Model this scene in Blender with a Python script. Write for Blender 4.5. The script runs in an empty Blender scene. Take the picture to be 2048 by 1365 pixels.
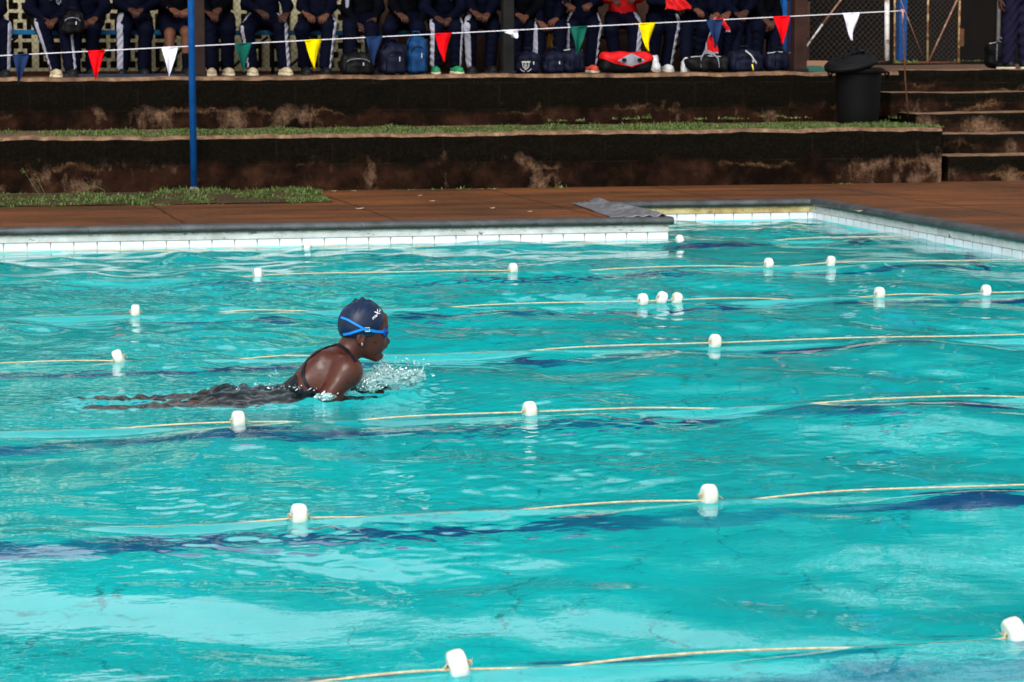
import bpy, math, random
import numpy as np
from mathutils import Vector, Matrix
R = math.radians
random.seed(7)
rng = np.random.default_rng(7)
sc = bpy.context.scene

# ------------------------------------------------------------------ camera
FPX, PITCH, YAW, ROLL, CAMH = 5184.47, 0.117903, 0.248937, 0.00212, 1.42127
_fw = np.array([math.sin(YAW) * math.cos(PITCH), math.cos(YAW) * math.cos(PITCH), -math.sin(PITCH)])
_rt0 = np.array([math.cos(YAW), -math.sin(YAW), 0.0])
_up0 = np.cross(_rt0, _fw)
_rt = _rt0 * math.cos(ROLL) + _up0 * math.sin(ROLL)
_up = -_rt0 * math.sin(ROLL) + _up0 * math.cos(ROLL)
cd = bpy.data.cameras.new("camera")
cam = bpy.data.objects.new("camera", cd)
sc.collection.objects.link(cam)
cam.matrix_world = Matrix(((_rt[0], _up[0], -_fw[0], 0), (_rt[1], _up[1], -_fw[1], 0),
                           (_rt[2], _up[2], -_fw[2], CAMH), (0, 0, 0, 1)))
cd.sensor_width = 36
cd.lens = FPX / 2048 * 36
cd.clip_start = 0.1
cd.clip_end = 800
cd.dof.use_dof = True; cd.dof.focus_distance = 10.3; cd.dof.aperture_fstop = 11
sc.camera = cam

# ------------------------------------------------------------------ light
SUN_EL, SUN_AZ = R(43), R(-152)         # veiled sun, over the camera's left shoulder
w = bpy.data.worlds.new("World"); sc.world = w; w.use_nodes = True
wt = w.node_tree
sky = wt.nodes.new("ShaderNodeTexSky"); sky.sky_type = 'NISHITA'
sky.sun_disc = False; sky.sun_elevation = SUN_EL; sky.sun_rotation = SUN_AZ
sky.air_density = 1.0; sky.dust_density = 2.0; sky.ozone_density = 1.0
bg = wt.nodes["Background"]; bg.inputs[1].default_value = 0.15
hs = wt.nodes.new('ShaderNodeHueSaturation'); hs.inputs['Saturation'].default_value = .22   # thin white overcast
wt.links.new(sky.outputs[0], hs.inputs['Color']); wt.links.new(hs.outputs[0], bg.inputs[0])
sl = bpy.data.lights.new("sun", 'SUN'); sl.energy = 1.35; sl.angle = R(34); sl.color = (1, .95, .86)
so = bpy.data.objects.new("sun", sl); sc.collection.objects.link(so)
sd = Vector((math.sin(SUN_AZ) * math.cos(SUN_EL), math.cos(SUN_AZ) * math.cos(SUN_EL), math.sin(SUN_EL)))
so.rotation_euler = sd.to_track_quat('Z', 'Y').to_euler(); so.location = (0, 0, 12)
sc.view_settings.view_transform = 'Standard'; sc.view_settings.look = 'None'
sc.view_settings.exposure = 0.76; sc.view_settings.gamma = 1
cy = sc.cycles
cy.use_denoising = True
cy.max_bounces = 12; cy.transmission_bounces = 8; cy.transparent_max_bounces = 12
cy.diffuse_bounces = 4; cy.glossy_bounces = 4; cy.sample_clamp_indirect = 6.0
cy.blur_glossy = 0.3

# ------------------------------------------------------------------ helpers
def ray(px, py):
    return _fw * FPX + _rt * (px - 1024) + _up * (682.5 - py)
def onY(px, py, Y):
    d = ray(px, py); return np.array([0, 0, CAMH]) + d * (Y / d[1])
def onZ(px, py, z):
    d = ray(px, py); return np.array([0, 0, CAMH]) + d * ((z - CAMH) / d[2])

def tag(o, label=None, cat=None, group=None, kind=None):
    for k, v in (('label', label), ('category', cat), ('group', group), ('kind', kind)):
        if v: o[k] = v
    return o
def link(o, parent=None):
    sc.collection.objects.link(o)
    if parent is not None: o.parent = parent
    return o
def empty(name, loc=(0, 0, 0), rz=0.0):
    o = bpy.data.objects.new(name, None); o.location = loc; o.rotation_euler.z = rz
    o.empty_display_size = .1
    return link(o)
def npmesh(name, V, F, m, parent=None, smooth=False, off=None):
    """V (n,3) world coords, F (m,3|4) -> object; off = origin to subtract."""
    V = np.asarray(V, np.float32); F = np.asarray(F, np.int32)
    if off is not None: V = V - np.asarray(off, np.float32)
    me = bpy.data.meshes.new(name)
    k = F.shape[1]
    me.vertices.add(len(V)); me.vertices.foreach_set('co', V.ravel())
    me.loops.add(F.size); me.loops.foreach_set('vertex_index', F.ravel())
    me.polygons.add(len(F))
    me.polygons.foreach_set('loop_start', np.arange(0, F.size, k, dtype=np.int32))
    me.polygons.foreach_set('loop_total', np.full(len(F), k, np.int32))
    me.polygons.foreach_set('use_smooth', np.full(len(F), smooth))
    me.update(calc_edges=True); me.validate()
    if m: me.materials.append(m)
    return link(bpy.data.objects.new(name, me), parent)

class MB:
    """collects simple solids, builds ONE mesh object"""
    def __init__(s): s.v = []; s.f = []
    def add(s, V, F):
        n = len(s.v); s.v += [tuple(map(float, p)) for p in V]; s.f += [tuple(i + n for i in f) for f in F]
    def box(s, x0, x1, y0, y1, z0, z1, M=None):
        V = [(x, y, z) for z in (z0, z1) for y in (y0, y1) for x in (x0, x1)]
        if M is not None: V = [tuple(M @ Vector(p)) for p in V]
        s.add(V, [(0, 2, 3, 1), (4, 5, 7, 6), (0, 1, 5, 4), (2, 6, 7, 3), (0, 4, 6, 2), (1, 3, 7, 5)])
    def tube(s, pts, r, n=8, cap=True):
        pts = [np.array(p, float) for p in pts]
        rs = r if hasattr(r, '__len__') else [r] * len(pts)
        V = []; F = []
        for i, p in enumerate(pts):
            t = pts[min(i + 1, len(pts) - 1)] - pts[max(i - 1, 0)]; t /= np.linalg.norm(t) + 1e-12
            a = np.array([0, 0, 1.]) if abs(t[2]) < .9 else np.array([1., 0, 0])
            u = np.cross(a, t); u /= np.linalg.norm(u); vv = np.cross(t, u)
            for k in range(n):
                an = 2 * math.pi * k / n
                V.append(p + (u * math.cos(an) + vv * math.sin(an)) * rs[i])
        for i in range(len(pts) - 1):
            for k in range(n):
                F.append((i * n + k, i * n + (k + 1) % n, (i + 1) * n + (k + 1) % n, (i + 1) * n + k))
        if cap:
            F.append(tuple(range(n - 1, -1, -1))); F.append(tuple(range((len(pts) - 1) * n, len(pts) * n)))
        s.add(V, F)
    def lathe(s, prof, n=24, M=None, close=True):
        """prof [(r,z)] about z"""
        V = []; F = []
        for r, z in prof:
            for k in range(n):
                a = 2 * math.pi * k / n; p = Vector((r * math.cos(a), r * math.sin(a), z))
                V.append(tuple(M @ p) if M is not None else tuple(p))
        m = len(prof)
        for i in range(m - 1):
            for k in range(n): F.append((i * n + k, i * n + (k + 1) % n, (i + 1) * n + (k + 1) % n, (i + 1) * n + k))
        if close:
            F.append(tuple(range(n - 1, -1, -1))); F.append(tuple(range((m - 1) * n, m * n)))
        s.add(V, F)
    def build(s, name, m, parent=None, smooth=False, bevel=0, off=None):
        me = bpy.data.meshes.new(name)
        V = s.v if off is None else [(a - off[0], b - off[1], c - off[2]) for a, b, c in s.v]
        me.from_pydata(V, [], s.f)
        if smooth: me.polygons.foreach_set('use_smooth', [True] * len(me.polygons))
        me.update()
        if m: me.materials.append(m)
        o = link(bpy.data.objects.new(name, me), parent)
        if bevel:
            b = o.modifiers.new('bevel', 'BEVEL'); b.width = bevel; b.segments = 2; b.limit_method = 'ANGLE'
        return o

def vnoise(x, y, seed=0):
    """smooth value noise, vectorised"""
    x = np.asarray(x, float); y = np.asarray(y, float)
    xi = np.floor(x).astype(np.int64); yi = np.floor(y).astype(np.int64)
    fx = x - xi; fy = y - yi; fx = fx * fx * (3 - 2 * fx); fy = fy * fy * (3 - 2 * fy)
    def hsh(a, b):
        h = (a * 374761393 + b * 668265263 + seed * 1442695041) & 0xffffffff
        h = ((h ^ (h >> 13)) * 1274126177) & 0xffffffff
        return ((h ^ (h >> 16)) & 0xffff) / 65535.0
    return (hsh(xi, yi) * (1 - fx) * (1 - fy) + hsh(xi + 1, yi) * fx * (1 - fy)
            + hsh(xi, yi + 1) * (1 - fx) * fy + hsh(xi + 1, yi + 1) * fx * fy) * 2 - 1
def fbm(x, y, seed=0, o=4):
    s = 0; a = 1
    for i in range(o): s = s + a * vnoise(x * 2 ** i, y * 2 ** i, seed + i); a *= .5
    return s

def grid(xs, ys, fn):
    """heightfield-like sheet: fn(X,Y)->(x,y,z arrays)"""
    X, Y = np.meshgrid(xs, ys, indexing='ij'); P = fn(X, Y)
    V = np.stack([np.broadcast_to(a, X.shape) for a in P], -1).reshape(-1, 3)
    nx, ny = len(xs), len(ys); i = np.arange(nx * ny).reshape(nx, ny)
    F = np.stack([i[:-1, :-1], i[1:, :-1], i[1:, 1:], i[:-1, 1:]], -1).reshape(-1, 4)
    return V, F

# ------------------------------------------------------------------ node materials
class G:
    def __init__(s, name):
        s.m = bpy.data.materials.new(name); s.m.use_nodes = True
        s.t = s.m.node_tree; s.N = s.t.nodes; s.L = s.t.links
        s.b = s.N['Principled BSDF']; s.out = s.N['Material Output']
        s.co = s.N.new('ShaderNodeTexCoord').outputs['Object']
    def put(s, sock, v):
        if isinstance(v, bpy.types.NodeSocket): s.L.new(v, sock)
        elif isinstance(v, tuple) and len(v) == 3 and sock.type == 'RGBA': sock.default_value = (*v, 1)
        else: sock.default_value = v
    def n(s, t, ins=None, **kw):
        d = s.N.new('ShaderNode' + t)
        for k, v in kw.items(): setattr(d, k, v)
        for k, v in (ins or {}).items(): s.put(d.inputs[k], v)
        return d
    def noise(s, scale, detail=4, rough=.55, vec=None, dist=0, sc3=None):
        v = vec or s.co
        if sc3: v = s.n('Mapping', {'Vector': v, 'Scale': sc3}).outputs[0]
        return s.n('TexNoise', {'Vector': v, 'Scale': scale, 'Detail': detail, 'Roughness': rough, 'Distortion': dist}).outputs['Fac']
    def ramp(s, f, *st, mode='LINEAR'):
        r = s.n('ValToRGB', {'Fac': f}); e = r.color_ramp; e.interpolation = mode
        for i, (p, c) in enumerate(st):
            el = e.elements[i] if i < 2 else e.elements.new(p)
            el.position = p; c = (c, c, c) if not isinstance(c, tuple) else c; el.color = (*c, 1)
        return r.outputs[0]
    def mix(s, f, a, b, blend='MIX'):
        d = s.n('Mix', data_type='RGBA', blend_type=blend)
        s.put(d.inputs['Factor'], f); s.put(d.inputs[6], a); s.put(d.inputs[7], b); return d.outputs[2]
    def math(s, op, a, b=0.0, c=None, clamp=False):
        d = s.n('Math', operation=op, use_clamp=clamp); s.put(d.inputs[0], a); s.put(d.inputs[1], b)
        if c is not None: s.put(d.inputs[2], c)
        return d.outputs[0]
    def xyz(s, vec=None):
        return s.n('SeparateXYZ', {0: vec or s.co}).outputs
    def bump(s, h, strength=.3, dist=.01):
        o = s.n('Bump', {'Height': h, 'Strength': strength, 'Distance': dist}).outputs[0]
        s.L.new(o, s.b.inputs['Normal']); return o
    def done(s, col=None, rough=None, **kw):
        if col is not None: s.put(s.b.inputs['Base Color'], col)
        if rough is not None: s.put(s.b.inputs['Roughness'], rough)
        for k, v in kw.items(): s.put(s.b.inputs[k.replace('_', ' ')], v)
        return s.m

def simple(name, col, rough=.6, var=.25, scale=14, bump=.15, **kw):
    """solid colour with slight procedural variation and fine grain"""
    g = G(name); n = g.noise(scale, 4)
    lo = tuple(c * (1 - var) for c in col); hi = tuple(min(1, c * (1 + var)) for c in col)
    c = g.ramp(n, (.3, lo), (.7, hi)); g.bump(g.noise(scale * 6, 3), bump, .004)
    kw.setdefault('Specular_IOR_Level', .13)
    return g.done(c, rough, **kw)
# ------------------------------------------------------------------ setting materials
def m_deck():
    g = G('wet_red_concrete'); big = g.noise(.9, 5, .6); fine = g.noise(60, 4, .7)
    st = g.noise(2.2, 5, .6, sc3=(.35, 1.4, 1))
    c = g.ramp(big, (.3, (.045, .013, .0040)), (.7, (.150, .046, .012)))
    c = g.mix(g.ramp(st, (.44, 0.), (.66, .85)), c, (.022, .012, .007))
    c = g.mix(g.ramp(fine, (.4, .0), (.75, .35)), c, (.30, .15, .07))
    # slab joints
    x, y, z = g.xyz()
    warp = g.math('MULTIPLY', g.noise(3, 3), .06)
    jy = g.math('ABSOLUTE', g.math('SUBTRACT', g.math('FRACT', g.math('DIVIDE', g.math('ADD', y, warp), 1.22)), .5))
    jx = g.math('ABSOLUTE', g.math('SUBTRACT', g.math('FRACT', g.math('DIVIDE', g.math('ADD', x, warp), 1.45)), .5))
    j = g.math('MAXIMUM', g.ramp(jy, (0, 1.), (.018, 0.)), g.ramp(jx, (0, 1.), (.011, 0.)))
    c = g.mix(g.math('MULTIPLY', j, .9), c, (.008, .005, .004))
    h = g.math('SUBTRACT', g.math('ADD', g.noise(40, 5, .7), big), g.math('MULTIPLY', j, 2.0))
    g.bump(h, .35, .006)
    return g.done(c, g.ramp(st, (.4, .8), (.65, .5)), Specular_IOR_Level=.12)
def m_terrace():
    """retaining walls: black algae over the upper course, red-brown blocks below with worn pale patches; uses z in object space (0 = wall foot, 1 unit = 1 m)"""
    g = G('algae_stained_block'); x, y, z = g.xyz()
    rnd = g.math('MULTIPLY', g.n('ObjectInfo').outputs['Random'], 61.0)
    g.co = g.n('VectorMath', {0: g.co, 1: g.n('CombineXYZ', {0: rnd, 1: rnd, 2: 0.0}).outputs[0]}, operation='ADD').outputs[0]
    n1 = g.noise(2.3, 6, .6, sc3=(1, 1, 1.4)); n2 = g.noise(6, 6, .65); nf = g.noise(45, 5, .7)
    body = g.ramp(n2, (.3, (.008, .0045, .003)), (.55, (.024, .011, .007)), (.8, (.055, .025, .014)))
    body = g.mix(g.ramp(g.noise(1.9, 7, .7), (.45, 0.), (.62, .85)), body, (.003, .0025, .002))
    edge = g.math('ADD', g.math('ADD', g.math('MULTIPLY', g.math('SUBTRACT', n1, .5), .40), g.math('MULTIPLY', g.math('SUBTRACT', g.noise(14, 4, .7, sc3=(1, 1, .35)), .5), .10)), z)
    black = g.ramp(edge, (.17, 0.), (.25, 1.))
    pale = g.math('MULTIPLY', g.ramp(g.math('ADD', g.noise(3.1, 8, .7, sc3=(1, 1, .6)), g.math('MULTIPLY', g.math('SUBTRACT', g.noise(.55, 2), .5), .55)), (.56, 0.), (.68, 1.)), g.ramp(edge, (.19, 1.), (.27, 0.)))
    c = g.mix(black, body, g.ramp(nf, (.3, (.0025, .0024, .0018)), (.75, (.0095, .0078, .0056))))
    c = g.mix(g.math('MULTIPLY', pale, .8), c, g.ramp(nf, (.3, (.06, .03, .018)), (.7, (.24, .15, .095))))
    lipn = g.math('MULTIPLY', g.ramp(g.noise(1.1, 5, .6), (.52, 0.), (.6, 1.)), g.ramp(edge, (.165, 0.), (.188, 1.), (.20, 1.), (.222, 0.)))
    c = g.mix(g.math('MULTIPLY', lipn, g.ramp(nf, (.35, .0), (.65, .6))), c, (.20, .11, .055))
    scr = g.math('MULTIPLY', g.ramp(g.noise(5, 6, .75, sc3=(1, 1, .45)), (.64, 0.), (.74, .5)), black)
    c = g.mix(scr, c, (.035, .026, .017))
    br = g.n('TexBrick', {'Vector': g.n('CombineXYZ', {0: x, 1: g.math('ADD', z, .02), 2: 0.0}).outputs[0], 'Scale': 1.0,
        'Mortar Size': .006, 'Mortar Smooth': .4, 'Brick Width': .46, 'Row Height': .235, 'Color1': (0., 0., 0.), 'Color2': (0., 0., 0.), 'Mortar': (1., 1., 1.)})
    j = g.math('MULTIPLY', br.outputs['Color'], g.ramp(g.noise(3, 4), (.42, 0.), (.6, 1.)))
    c = g.mix(g.math('MULTIPLY', j, .22), c, (.04, .024, .015))
    g.bump(g.math('SUBTRACT', g.math('ADD', nf, g.math('MULTIPLY', n2, 2.0)), g.math('MULTIPLY', j, 1.0)), .5, .012)
    return g.done(c, .85, Specular_IOR_Level=.0)
def m_tread():
    g = G('damp_earth_and_slab'); n = g.noise(7, 6, .65); b = g.noise(1.6, 4)
    c = g.ramp(n, (.3, (.045, .020, .010)), (.55, (.12, .055, .025)), (.8, (.20, .11, .055)))
    c = g.mix(g.ramp(b, (.4, 0.), (.65, .6)), c, (.06, .03, .016))
    g.bump(g.noise(50, 5, .7), .5, .01); return g.done(c, .8)
def m_coping():
    g = G('grey_bullnose_coping'); x, y, z = g.xyz(); n = g.noise(7, 6, .65); f = g.noise(70, 4, .7)
    c = g.ramp(n, (.3, (.016, .018, .020)), (.7, (.075, .082, .088)))
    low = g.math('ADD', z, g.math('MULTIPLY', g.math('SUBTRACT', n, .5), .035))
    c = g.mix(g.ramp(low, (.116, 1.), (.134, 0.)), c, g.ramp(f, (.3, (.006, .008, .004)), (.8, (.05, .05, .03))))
    c = g.mix(g.ramp(f, (.6, 0.), (.8, .3)), c, (.25, .25, .22))
    fr = g.math('ABSOLUTE', g.math('SUBTRACT', g.math('FRACT', g.math('DIVIDE', g.math('ADD', x, y), .61)), .5))
    j = g.ramp(fr, (0, 1.), (.010, 0.)); c = g.mix(j, c, (.01, .01, .008))
    g.bump(g.math('SUBTRACT', f, g.math('MULTIPLY', j, 2.)), .35, .005); return g.done(c, .42)
def m_band(yellow):
    g = G('stained_render_ochre' if yellow else 'stained_white_render'); x, y, z = g.xyz()
    n = g.noise(5, 6, .65); f = g.noise(26, 6, .75); lo = g.noise(1.7, 3)
    c = g.ramp(n, (.3, (.34, .34, .32)), (.7, (.58, .59, .58)))
    if yellow: c = g.ramp(n, (.28, (.16, .11, .035)), (.45, (.38, .27, .10)), (.62, (.55, .45, .22)), (.8, (.60, .55, .38)))
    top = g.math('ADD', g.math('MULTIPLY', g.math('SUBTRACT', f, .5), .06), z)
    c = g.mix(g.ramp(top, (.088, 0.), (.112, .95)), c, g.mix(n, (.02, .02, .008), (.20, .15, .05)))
    ch = g.math('MULTIPLY', g.ramp(g.noise(16, 6, .8, sc3=(.6, .6, 1.6)), (.58, 0.), (.62, 1.)), g.ramp(lo, (.42, 0.), (.5, 1.)))
    c = g.mix(ch, c, (.045, .04, .03))
    g.bump(g.math('SUBTRACT', f, ch), .4, .006); return g.done(c, .6)
def m_tile():
    """152 mm white waterline tiles; joints in line with x (or y) + dark drip at the joint"""
    g = G('white_waterline_tile'); x, y, z = g.xyz(); f = g.noise(30, 5, .7)
    u = g.math('ADD', x, y)
    fr = g.math('ABSOLUTE', g.math('SUBTRACT', g.math('FRACT', g.math('DIVIDE', u, .152)), .5))
    wd = g.math('ADD', .006, g.math('MULTIPLY', g.math('MAXIMUM', g.math('SUBTRACT', z, .02), 0.), g.math('MULTIPLY', f, .9)))
    j = g.math('SUBTRACT', 1., g.math('GREATER_THAN', g.math('SUBTRACT', .5, fr), g.math('MULTIPLY', wd, 2.2)))
    top = g.ramp(g.math('ADD', z, g.math('MULTIPLY', f, .006)), (.052, 0.), (.0545, 1.))
    c = g.ramp(g.noise(4, 3), (.3, (.58, .60, .64)), (.7, (.72, .74, .79)))
    c = g.mix(g.math('MULTIPLY', g.math('MAXIMUM', j, top), .85), c, g.mix(f, (.03, .03, .02), (.30, .24, .12)))
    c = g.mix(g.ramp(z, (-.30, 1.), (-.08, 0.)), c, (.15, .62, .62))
    g.bump(g.math('SUBTRACT', 0., j), .3, .003); return g.done(c, .22)
def m_floor():
    g = G('turquoise_pool_paint'); x, y, z = g.xyz()
    n = g.noise(.8, 5, .6); n2 = g.noise(7, 5, .65)
    c = g.ramp(n, (.3, (.0, .575, .585)), (.7, (.0, .745, .765)))
    c = g.mix(g.ramp(n2, (.5, 0.), (.8, .35)), c, (.0, .86, .85))
    wv = g.n('Vector'+'Math', {0: g.co, 1: g.n('VectorMath', {0: g.n('TexNoise', {'Vector': g.co, 'Scale': 1.7, 'Detail': 4}).outputs['Color'], 'Scale': .6}, operation='SCALE').outputs[0]}, operation='ADD').outputs[0]
    vo = g.n('TexVoronoi', {'Vector': wv, 'Scale': 1.9}, feature='DISTANCE_TO_EDGE').outputs['Distance']
    cr = g.math('MULTIPLY', g.ramp(vo, (0, 1.), (.013, 0.)), g.ramp(g.noise(2.3, 3), (.44, 0.), (.52, 1.)))
    c = g.mix(g.math('MULTIPLY', cr, .8), c, (.0, .16, .18))
    # lane lines, 1.9 m apart, running along x
    fy = g.math('ABSOLUTE', g.math('SUBTRACT', g.math('FRACT', g.math('DIVIDE', g.math('SUBTRACT', 15.98 + .95 + 19, y), 1.9)), .5))
    edge = g.math('ADD', fy, g.math('MULTIPLY', g.math('SUBTRACT', n2, .5), .012))
    ln = g.math('MULTIPLY', g.ramp(edge, (.040, 1.), (.047, 0.)), g.ramp(g.noise(.9, 4, .6), (.40, .45), (.54, 1.)))
    c = g.mix(ln, c, g.mix(n2, (.0, .07, .24), (.0, .145, .40)))
    return g.done(c, .5)
def m_water():
    g = G('pool_water')
    fr = g.n('Fresnel', {'IOR': 1.333})
    bt = g.n('Bump', {'Height': g.math('ADD', g.noise(9, 3, .5, sc3=(1, 1.6, 1)), g.math('MULTIPLY', g.noise(34, 2, .5, sc3=(1, 1.7, 1)), .14)), 'Strength': .11, 'Distance': .012}).outputs[0]
    g.L.new(bt, fr.inputs['Normal'])
    gl = g.n('BsdfGlossy', {'Color': (1., 1., 1.), 'Roughness': .0, 'Normal': bt})
    rf = g.n('BsdfRefraction', {'Color': (.72, .985, .985), 'Roughness': .0, 'IOR': 1.333, 'Normal': bt})
    mx = g.n('MixShader', {0: fr.outputs[0], 1: rf.outputs[0], 2: gl.outputs[0]})
    g.L.new(mx.outputs[0], g.out.inputs['Surface']); return g.m

MT = dict(deck=m_deck(), terrace=m_terrace(), tread=m_tread(), coping=m_coping(), band=m_band(False), bandy=m_band(True),
          tile=m_tile(), floor=m_floor(), water=m_water())

# ------------------------------------------------------------------ layout constants
DZ = .155                  # deck height above the water
YW, XC, YR, XR = 17.2238, 5.5023, 18.92, 7.22   # far wall, recess corner, recess back, right wall
YN, XL = 1.2, 1.0943 - 112 * .152        # near and left pool edges
YT1, YT2 = 20.8, 22.6      # lower and upper retaining wall faces
def z1(x): return .600 + .0042 * (x - 1.1)
def z2(x): return 1.036 + .0062 * (x - 1.4)
FD = -1.15                 # pool floor

# ------------------------------------------------------------------ waves
_wr = np.random.default_rng(21)
def _waveset(n, l0, l1, slope, dirspread=1.0):
    lam = np.exp(_wr.uniform(math.log(l0), math.log(l1), n)); th = _wr.normal(R(78), dirspread, n)
    th += np.where(_wr.random(n) < .3, math.pi * .5, 0)
    k = 2 * math.pi / lam; s = slope / math.sqrt(n / 2)
    return k * np.cos(th), k * np.sin(th), s / k, _wr.uniform(0, 6.28, n)
WS_BIG = _waveset(30, .55, 1.7, .054, 1.5)
WS_MID = _waveset(44, .18, .62, .080)
WS_SML = _waveset(36, .055, .17, .080)
WS_TUR = _waveset(50, .028, .11, .40, 2.5)
ROPES = [16.909 - 1.9 * i for i in range(9)]
VIS = {0: [(-400, 850), (1120, 1378), (1560, 1865)], 1: [(470, 1040), (1165, 1500), (1518, 1552), (1590, 2300)],
       2: [(258, 288), (430, 570), (890, 1540), (1720, 1890), (1930, 2300)], 3: [(-300, 250), (495, 640), (1045, 2300)],
       4: [(270, 620), (720, 1360), (1620, 2040)], 5: [(450, 740), (1060, 1425), (1540, 2300)],
       6: [(600, 1020), (1180, 1750), (2000, 2300)]}
def px2x(px, Y): return onY(px, 700, Y)[0]
VISX = {i: [(px2x(a, ROPES[i]), px2x(b, ROPES[i])) for a, b in v] for i, v in VIS.items()}
RZ = .018
def sumw(ws, X, Y, out):
    for a, b, c, p in zip(*ws): out += (c * np.sin(a * X + b * Y + p)).astype(np.float32)
SW = onZ(700, 789, 0.0)     # the swimmer's chest at the water line
def wave(X, Y, fine=True):
    X = np.asarray(X, np.float32); Y = np.asarray(Y, np.float32)
    wx = X + .12 * np.sin(.9 * Y + 1) ; wy = Y + .10 * np.sin(1.1 * X)
    hb = np.zeros(X.shape, np.float32); sumw(WS_BIG, wx, wy, hb)
    hm = np.zeros(X.shape, np.float32); sumw(WS_MID, wx, wy, hm)
    pm = np.clip(.62 + .55 * vnoise(X * .55 + 3, Y * .45, 5), .12, 1.2)
    far = np.clip((Y - 5) / 6, .62, 1.0)
    h = hb * .95 + hm * pm * far
    if fine:
        hs = np.zeros(X.shape, np.float32); sumw(WS_SML, wx, wy, hs)
        h += hs * np.clip(.48 + 1.2 * vnoise(X * .8, Y * .7 + 9, 6), .03, 1.4) * far
    # swimmer: calmer body of water, then turbulence along the body
    along = X - SW[0]; across = Y - SW[1]
    m = np.exp(-(across / .75) ** 2) * np.exp(-(np.maximum(np.abs(along + .45) - .65, 0) / .45) ** 2)
    h = h * (1 - .8 * m)
    if fine:
        ht = np.zeros(X.shape, np.float32); sel = m > .02
        if sel.any():
            t = np.zeros(int(sel.sum()), np.float32); sumw(WS_TUR, X[sel], Y[sel], t); ht[sel] = t
        body = np.exp(-(across / .24) ** 2) * np.exp(-(np.maximum(np.abs(along + .40) - .60, 0) / .16) ** 2)
        h = h + ht * (body * .85 + .11 * m)
        h = h + .036 * 1.35 * np.exp(-(across / .18) ** 2) * np.exp(-(np.maximum(np.abs(along + .31) - .17, 0) / .09) ** 2)
        h = h + .010 * np.exp(-((across - .02) / .18) ** 2) * np.exp(-(np.maximum(np.abs(along + .85) - .25, 0) / .12) ** 2)
        # bow wave in front of the chest
        rr = np.hypot(along - .08, across * .9)
        h = h + .016 * np.exp(-((rr - .16) / .06) ** 2) * np.clip(along * 4 + .5, 0, 1)
    for i, yr in enumerate(ROPES[:7]):
        g = np.exp(-((Y - yr) / .055) ** 2).astype(np.float32)
        near = g > .01
        if not near.any(): continue
        x = X[near]; v = np.zeros(x.shape)
        for a, b in VISX[i]: v = np.maximum(v, 1 / (1 + np.exp(-np.clip(np.minimum(x - a, b - x) / .09, -30, 30))))
        tgt = .004 * v + .012 * (1 - v)
        gg = g[near]; h[near] = h[near] * (1 - gg) + (tgt + h[near] * .25) * gg
    return h

# ------------------------------------------------------------------ water and pool
def axis(segs):
    out = [np.arange(a, b - st * .3, st) for a, b, st in segs]; out.append([segs[-1][1]]); return np.concatenate(out)
xs = axis([(XL - .01, -1.0, .16), (-1.0, SW[0] - 1.15, .0155), (SW[0] - 1.15, SW[0] + .40, .0080), (SW[0] + .40, XC, .0155), (XC, XR + .012, .0155)])
ys = axis([(YN - .01, 4.6, .12), (4.6, 9.5, .014), (9.5, 10.5, .0085), (10.5, YW, .0155), (YW, YR + .012, .0175)])
V, F = grid(xs, ys, lambda X, Y: (X, Y, wave(X, Y)))
cen = V[F].mean(1)
F = F[~((cen[:, 1] > YW) & (cen[:, 0] < XC))]
water = npmesh('water', V, F, MT['water'], smooth=True); tag(water, kind='structure')

b = MB()
b.box(XL - .5, XR + .5, YN - .5, YR + .5, FD - .2, FD)
tag(b.build('pool_floor', MT['floor']), kind='structure')

def wall_run(name, p0, p1, label, yellow=False, dz=0.0, c0=0.0, c1=0.0, m=MT):
    """pool wall from p0 to p1 (plan), water on the right of the walking direction"""
    p0 = np.array(p0, float); p1 = np.array(p1, float); L = np.linalg.norm(p1 - p0); t = (p1 - p0) / L
    n = np.array([t[1], -t[0]])            # towards the water
    root = empty(name, (p0[0], p0[1], 0)); ox, oy = p0
    def prism(nm, prof, mat, smooth=False, e0=0., e1=0., seg=.25):
        k = max(2, int(L / seg)); V = []; F = []; q = len(prof)
        for i in range(k + 1):
            s = -e0 + (L + e0 + e1) * i / k
            wob = .0035 * vnoise(s * 2.1, 0.3, 11) if smooth else 0
            for d, z in prof:
                P = p0 + t * s + n * (d + wob); V.append((P[0] - ox, P[1] - oy, z + wob))
        for i in range(k):
            for j in range(q):
                a, bb = i * q + j, i * q + (j + 1) % q
                F.append((a, a + q, bb + q, bb))
        F.append(tuple(range(q))); F.append(tuple(k * q + j for j in range(q - 1, -1, -1)))
        me = MB(); me.add(V, F); return me.build(nm, mat, root, smooth=smooth)
    prism('wall', [(0, FD), (0, -.30), (-.06, -.30), (-.06, FD)], m['floor'])
    prism('tile_band', [(0.0, -.30), (0.0, .055), (-.06, .055), (-.06, -.30)], m['tile'])
    prism('render_band', [(.006, .055), (.004, .108 + dz), (-.06, .108 + dz), (-.06, .055)], m['bandy' if yellow else 'band'])
    c = [(-.065, .104)] + [(.012 + .026 * math.cos(a), .130 + .0262 * math.sin(a)) for a in np.linspace(-1.45, 1.57, 10)] + [(-.03, .1575), (-.065, .1575)]
    c = [(d, z + dz) for d, z in c]
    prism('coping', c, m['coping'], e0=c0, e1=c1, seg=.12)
    tag(root, label, 'pool wall')
wall_run('pool_wall', (XL, YW), (XC, YW), 'long white tiled far pool wall with grey rounded coping in front of the grass', c1=.03)
wall_run('pool_wall', (XC, YW + .066), (XC, YR), 'short pool wall at the open corner of the deck under the grey rubber sheet', dz=.003)
wall_run('pool_wall', (XC + .002, YR), (XR, YR), 'recessed pool wall with ochre stained render below its grey coping', yellow=True, dz=-.002)
wall_run('pool_wall', (XR, YR + .066), (XR, YN), 'right side pool wall of white tiles running back towards the recess corner', dz=.0015)
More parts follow.
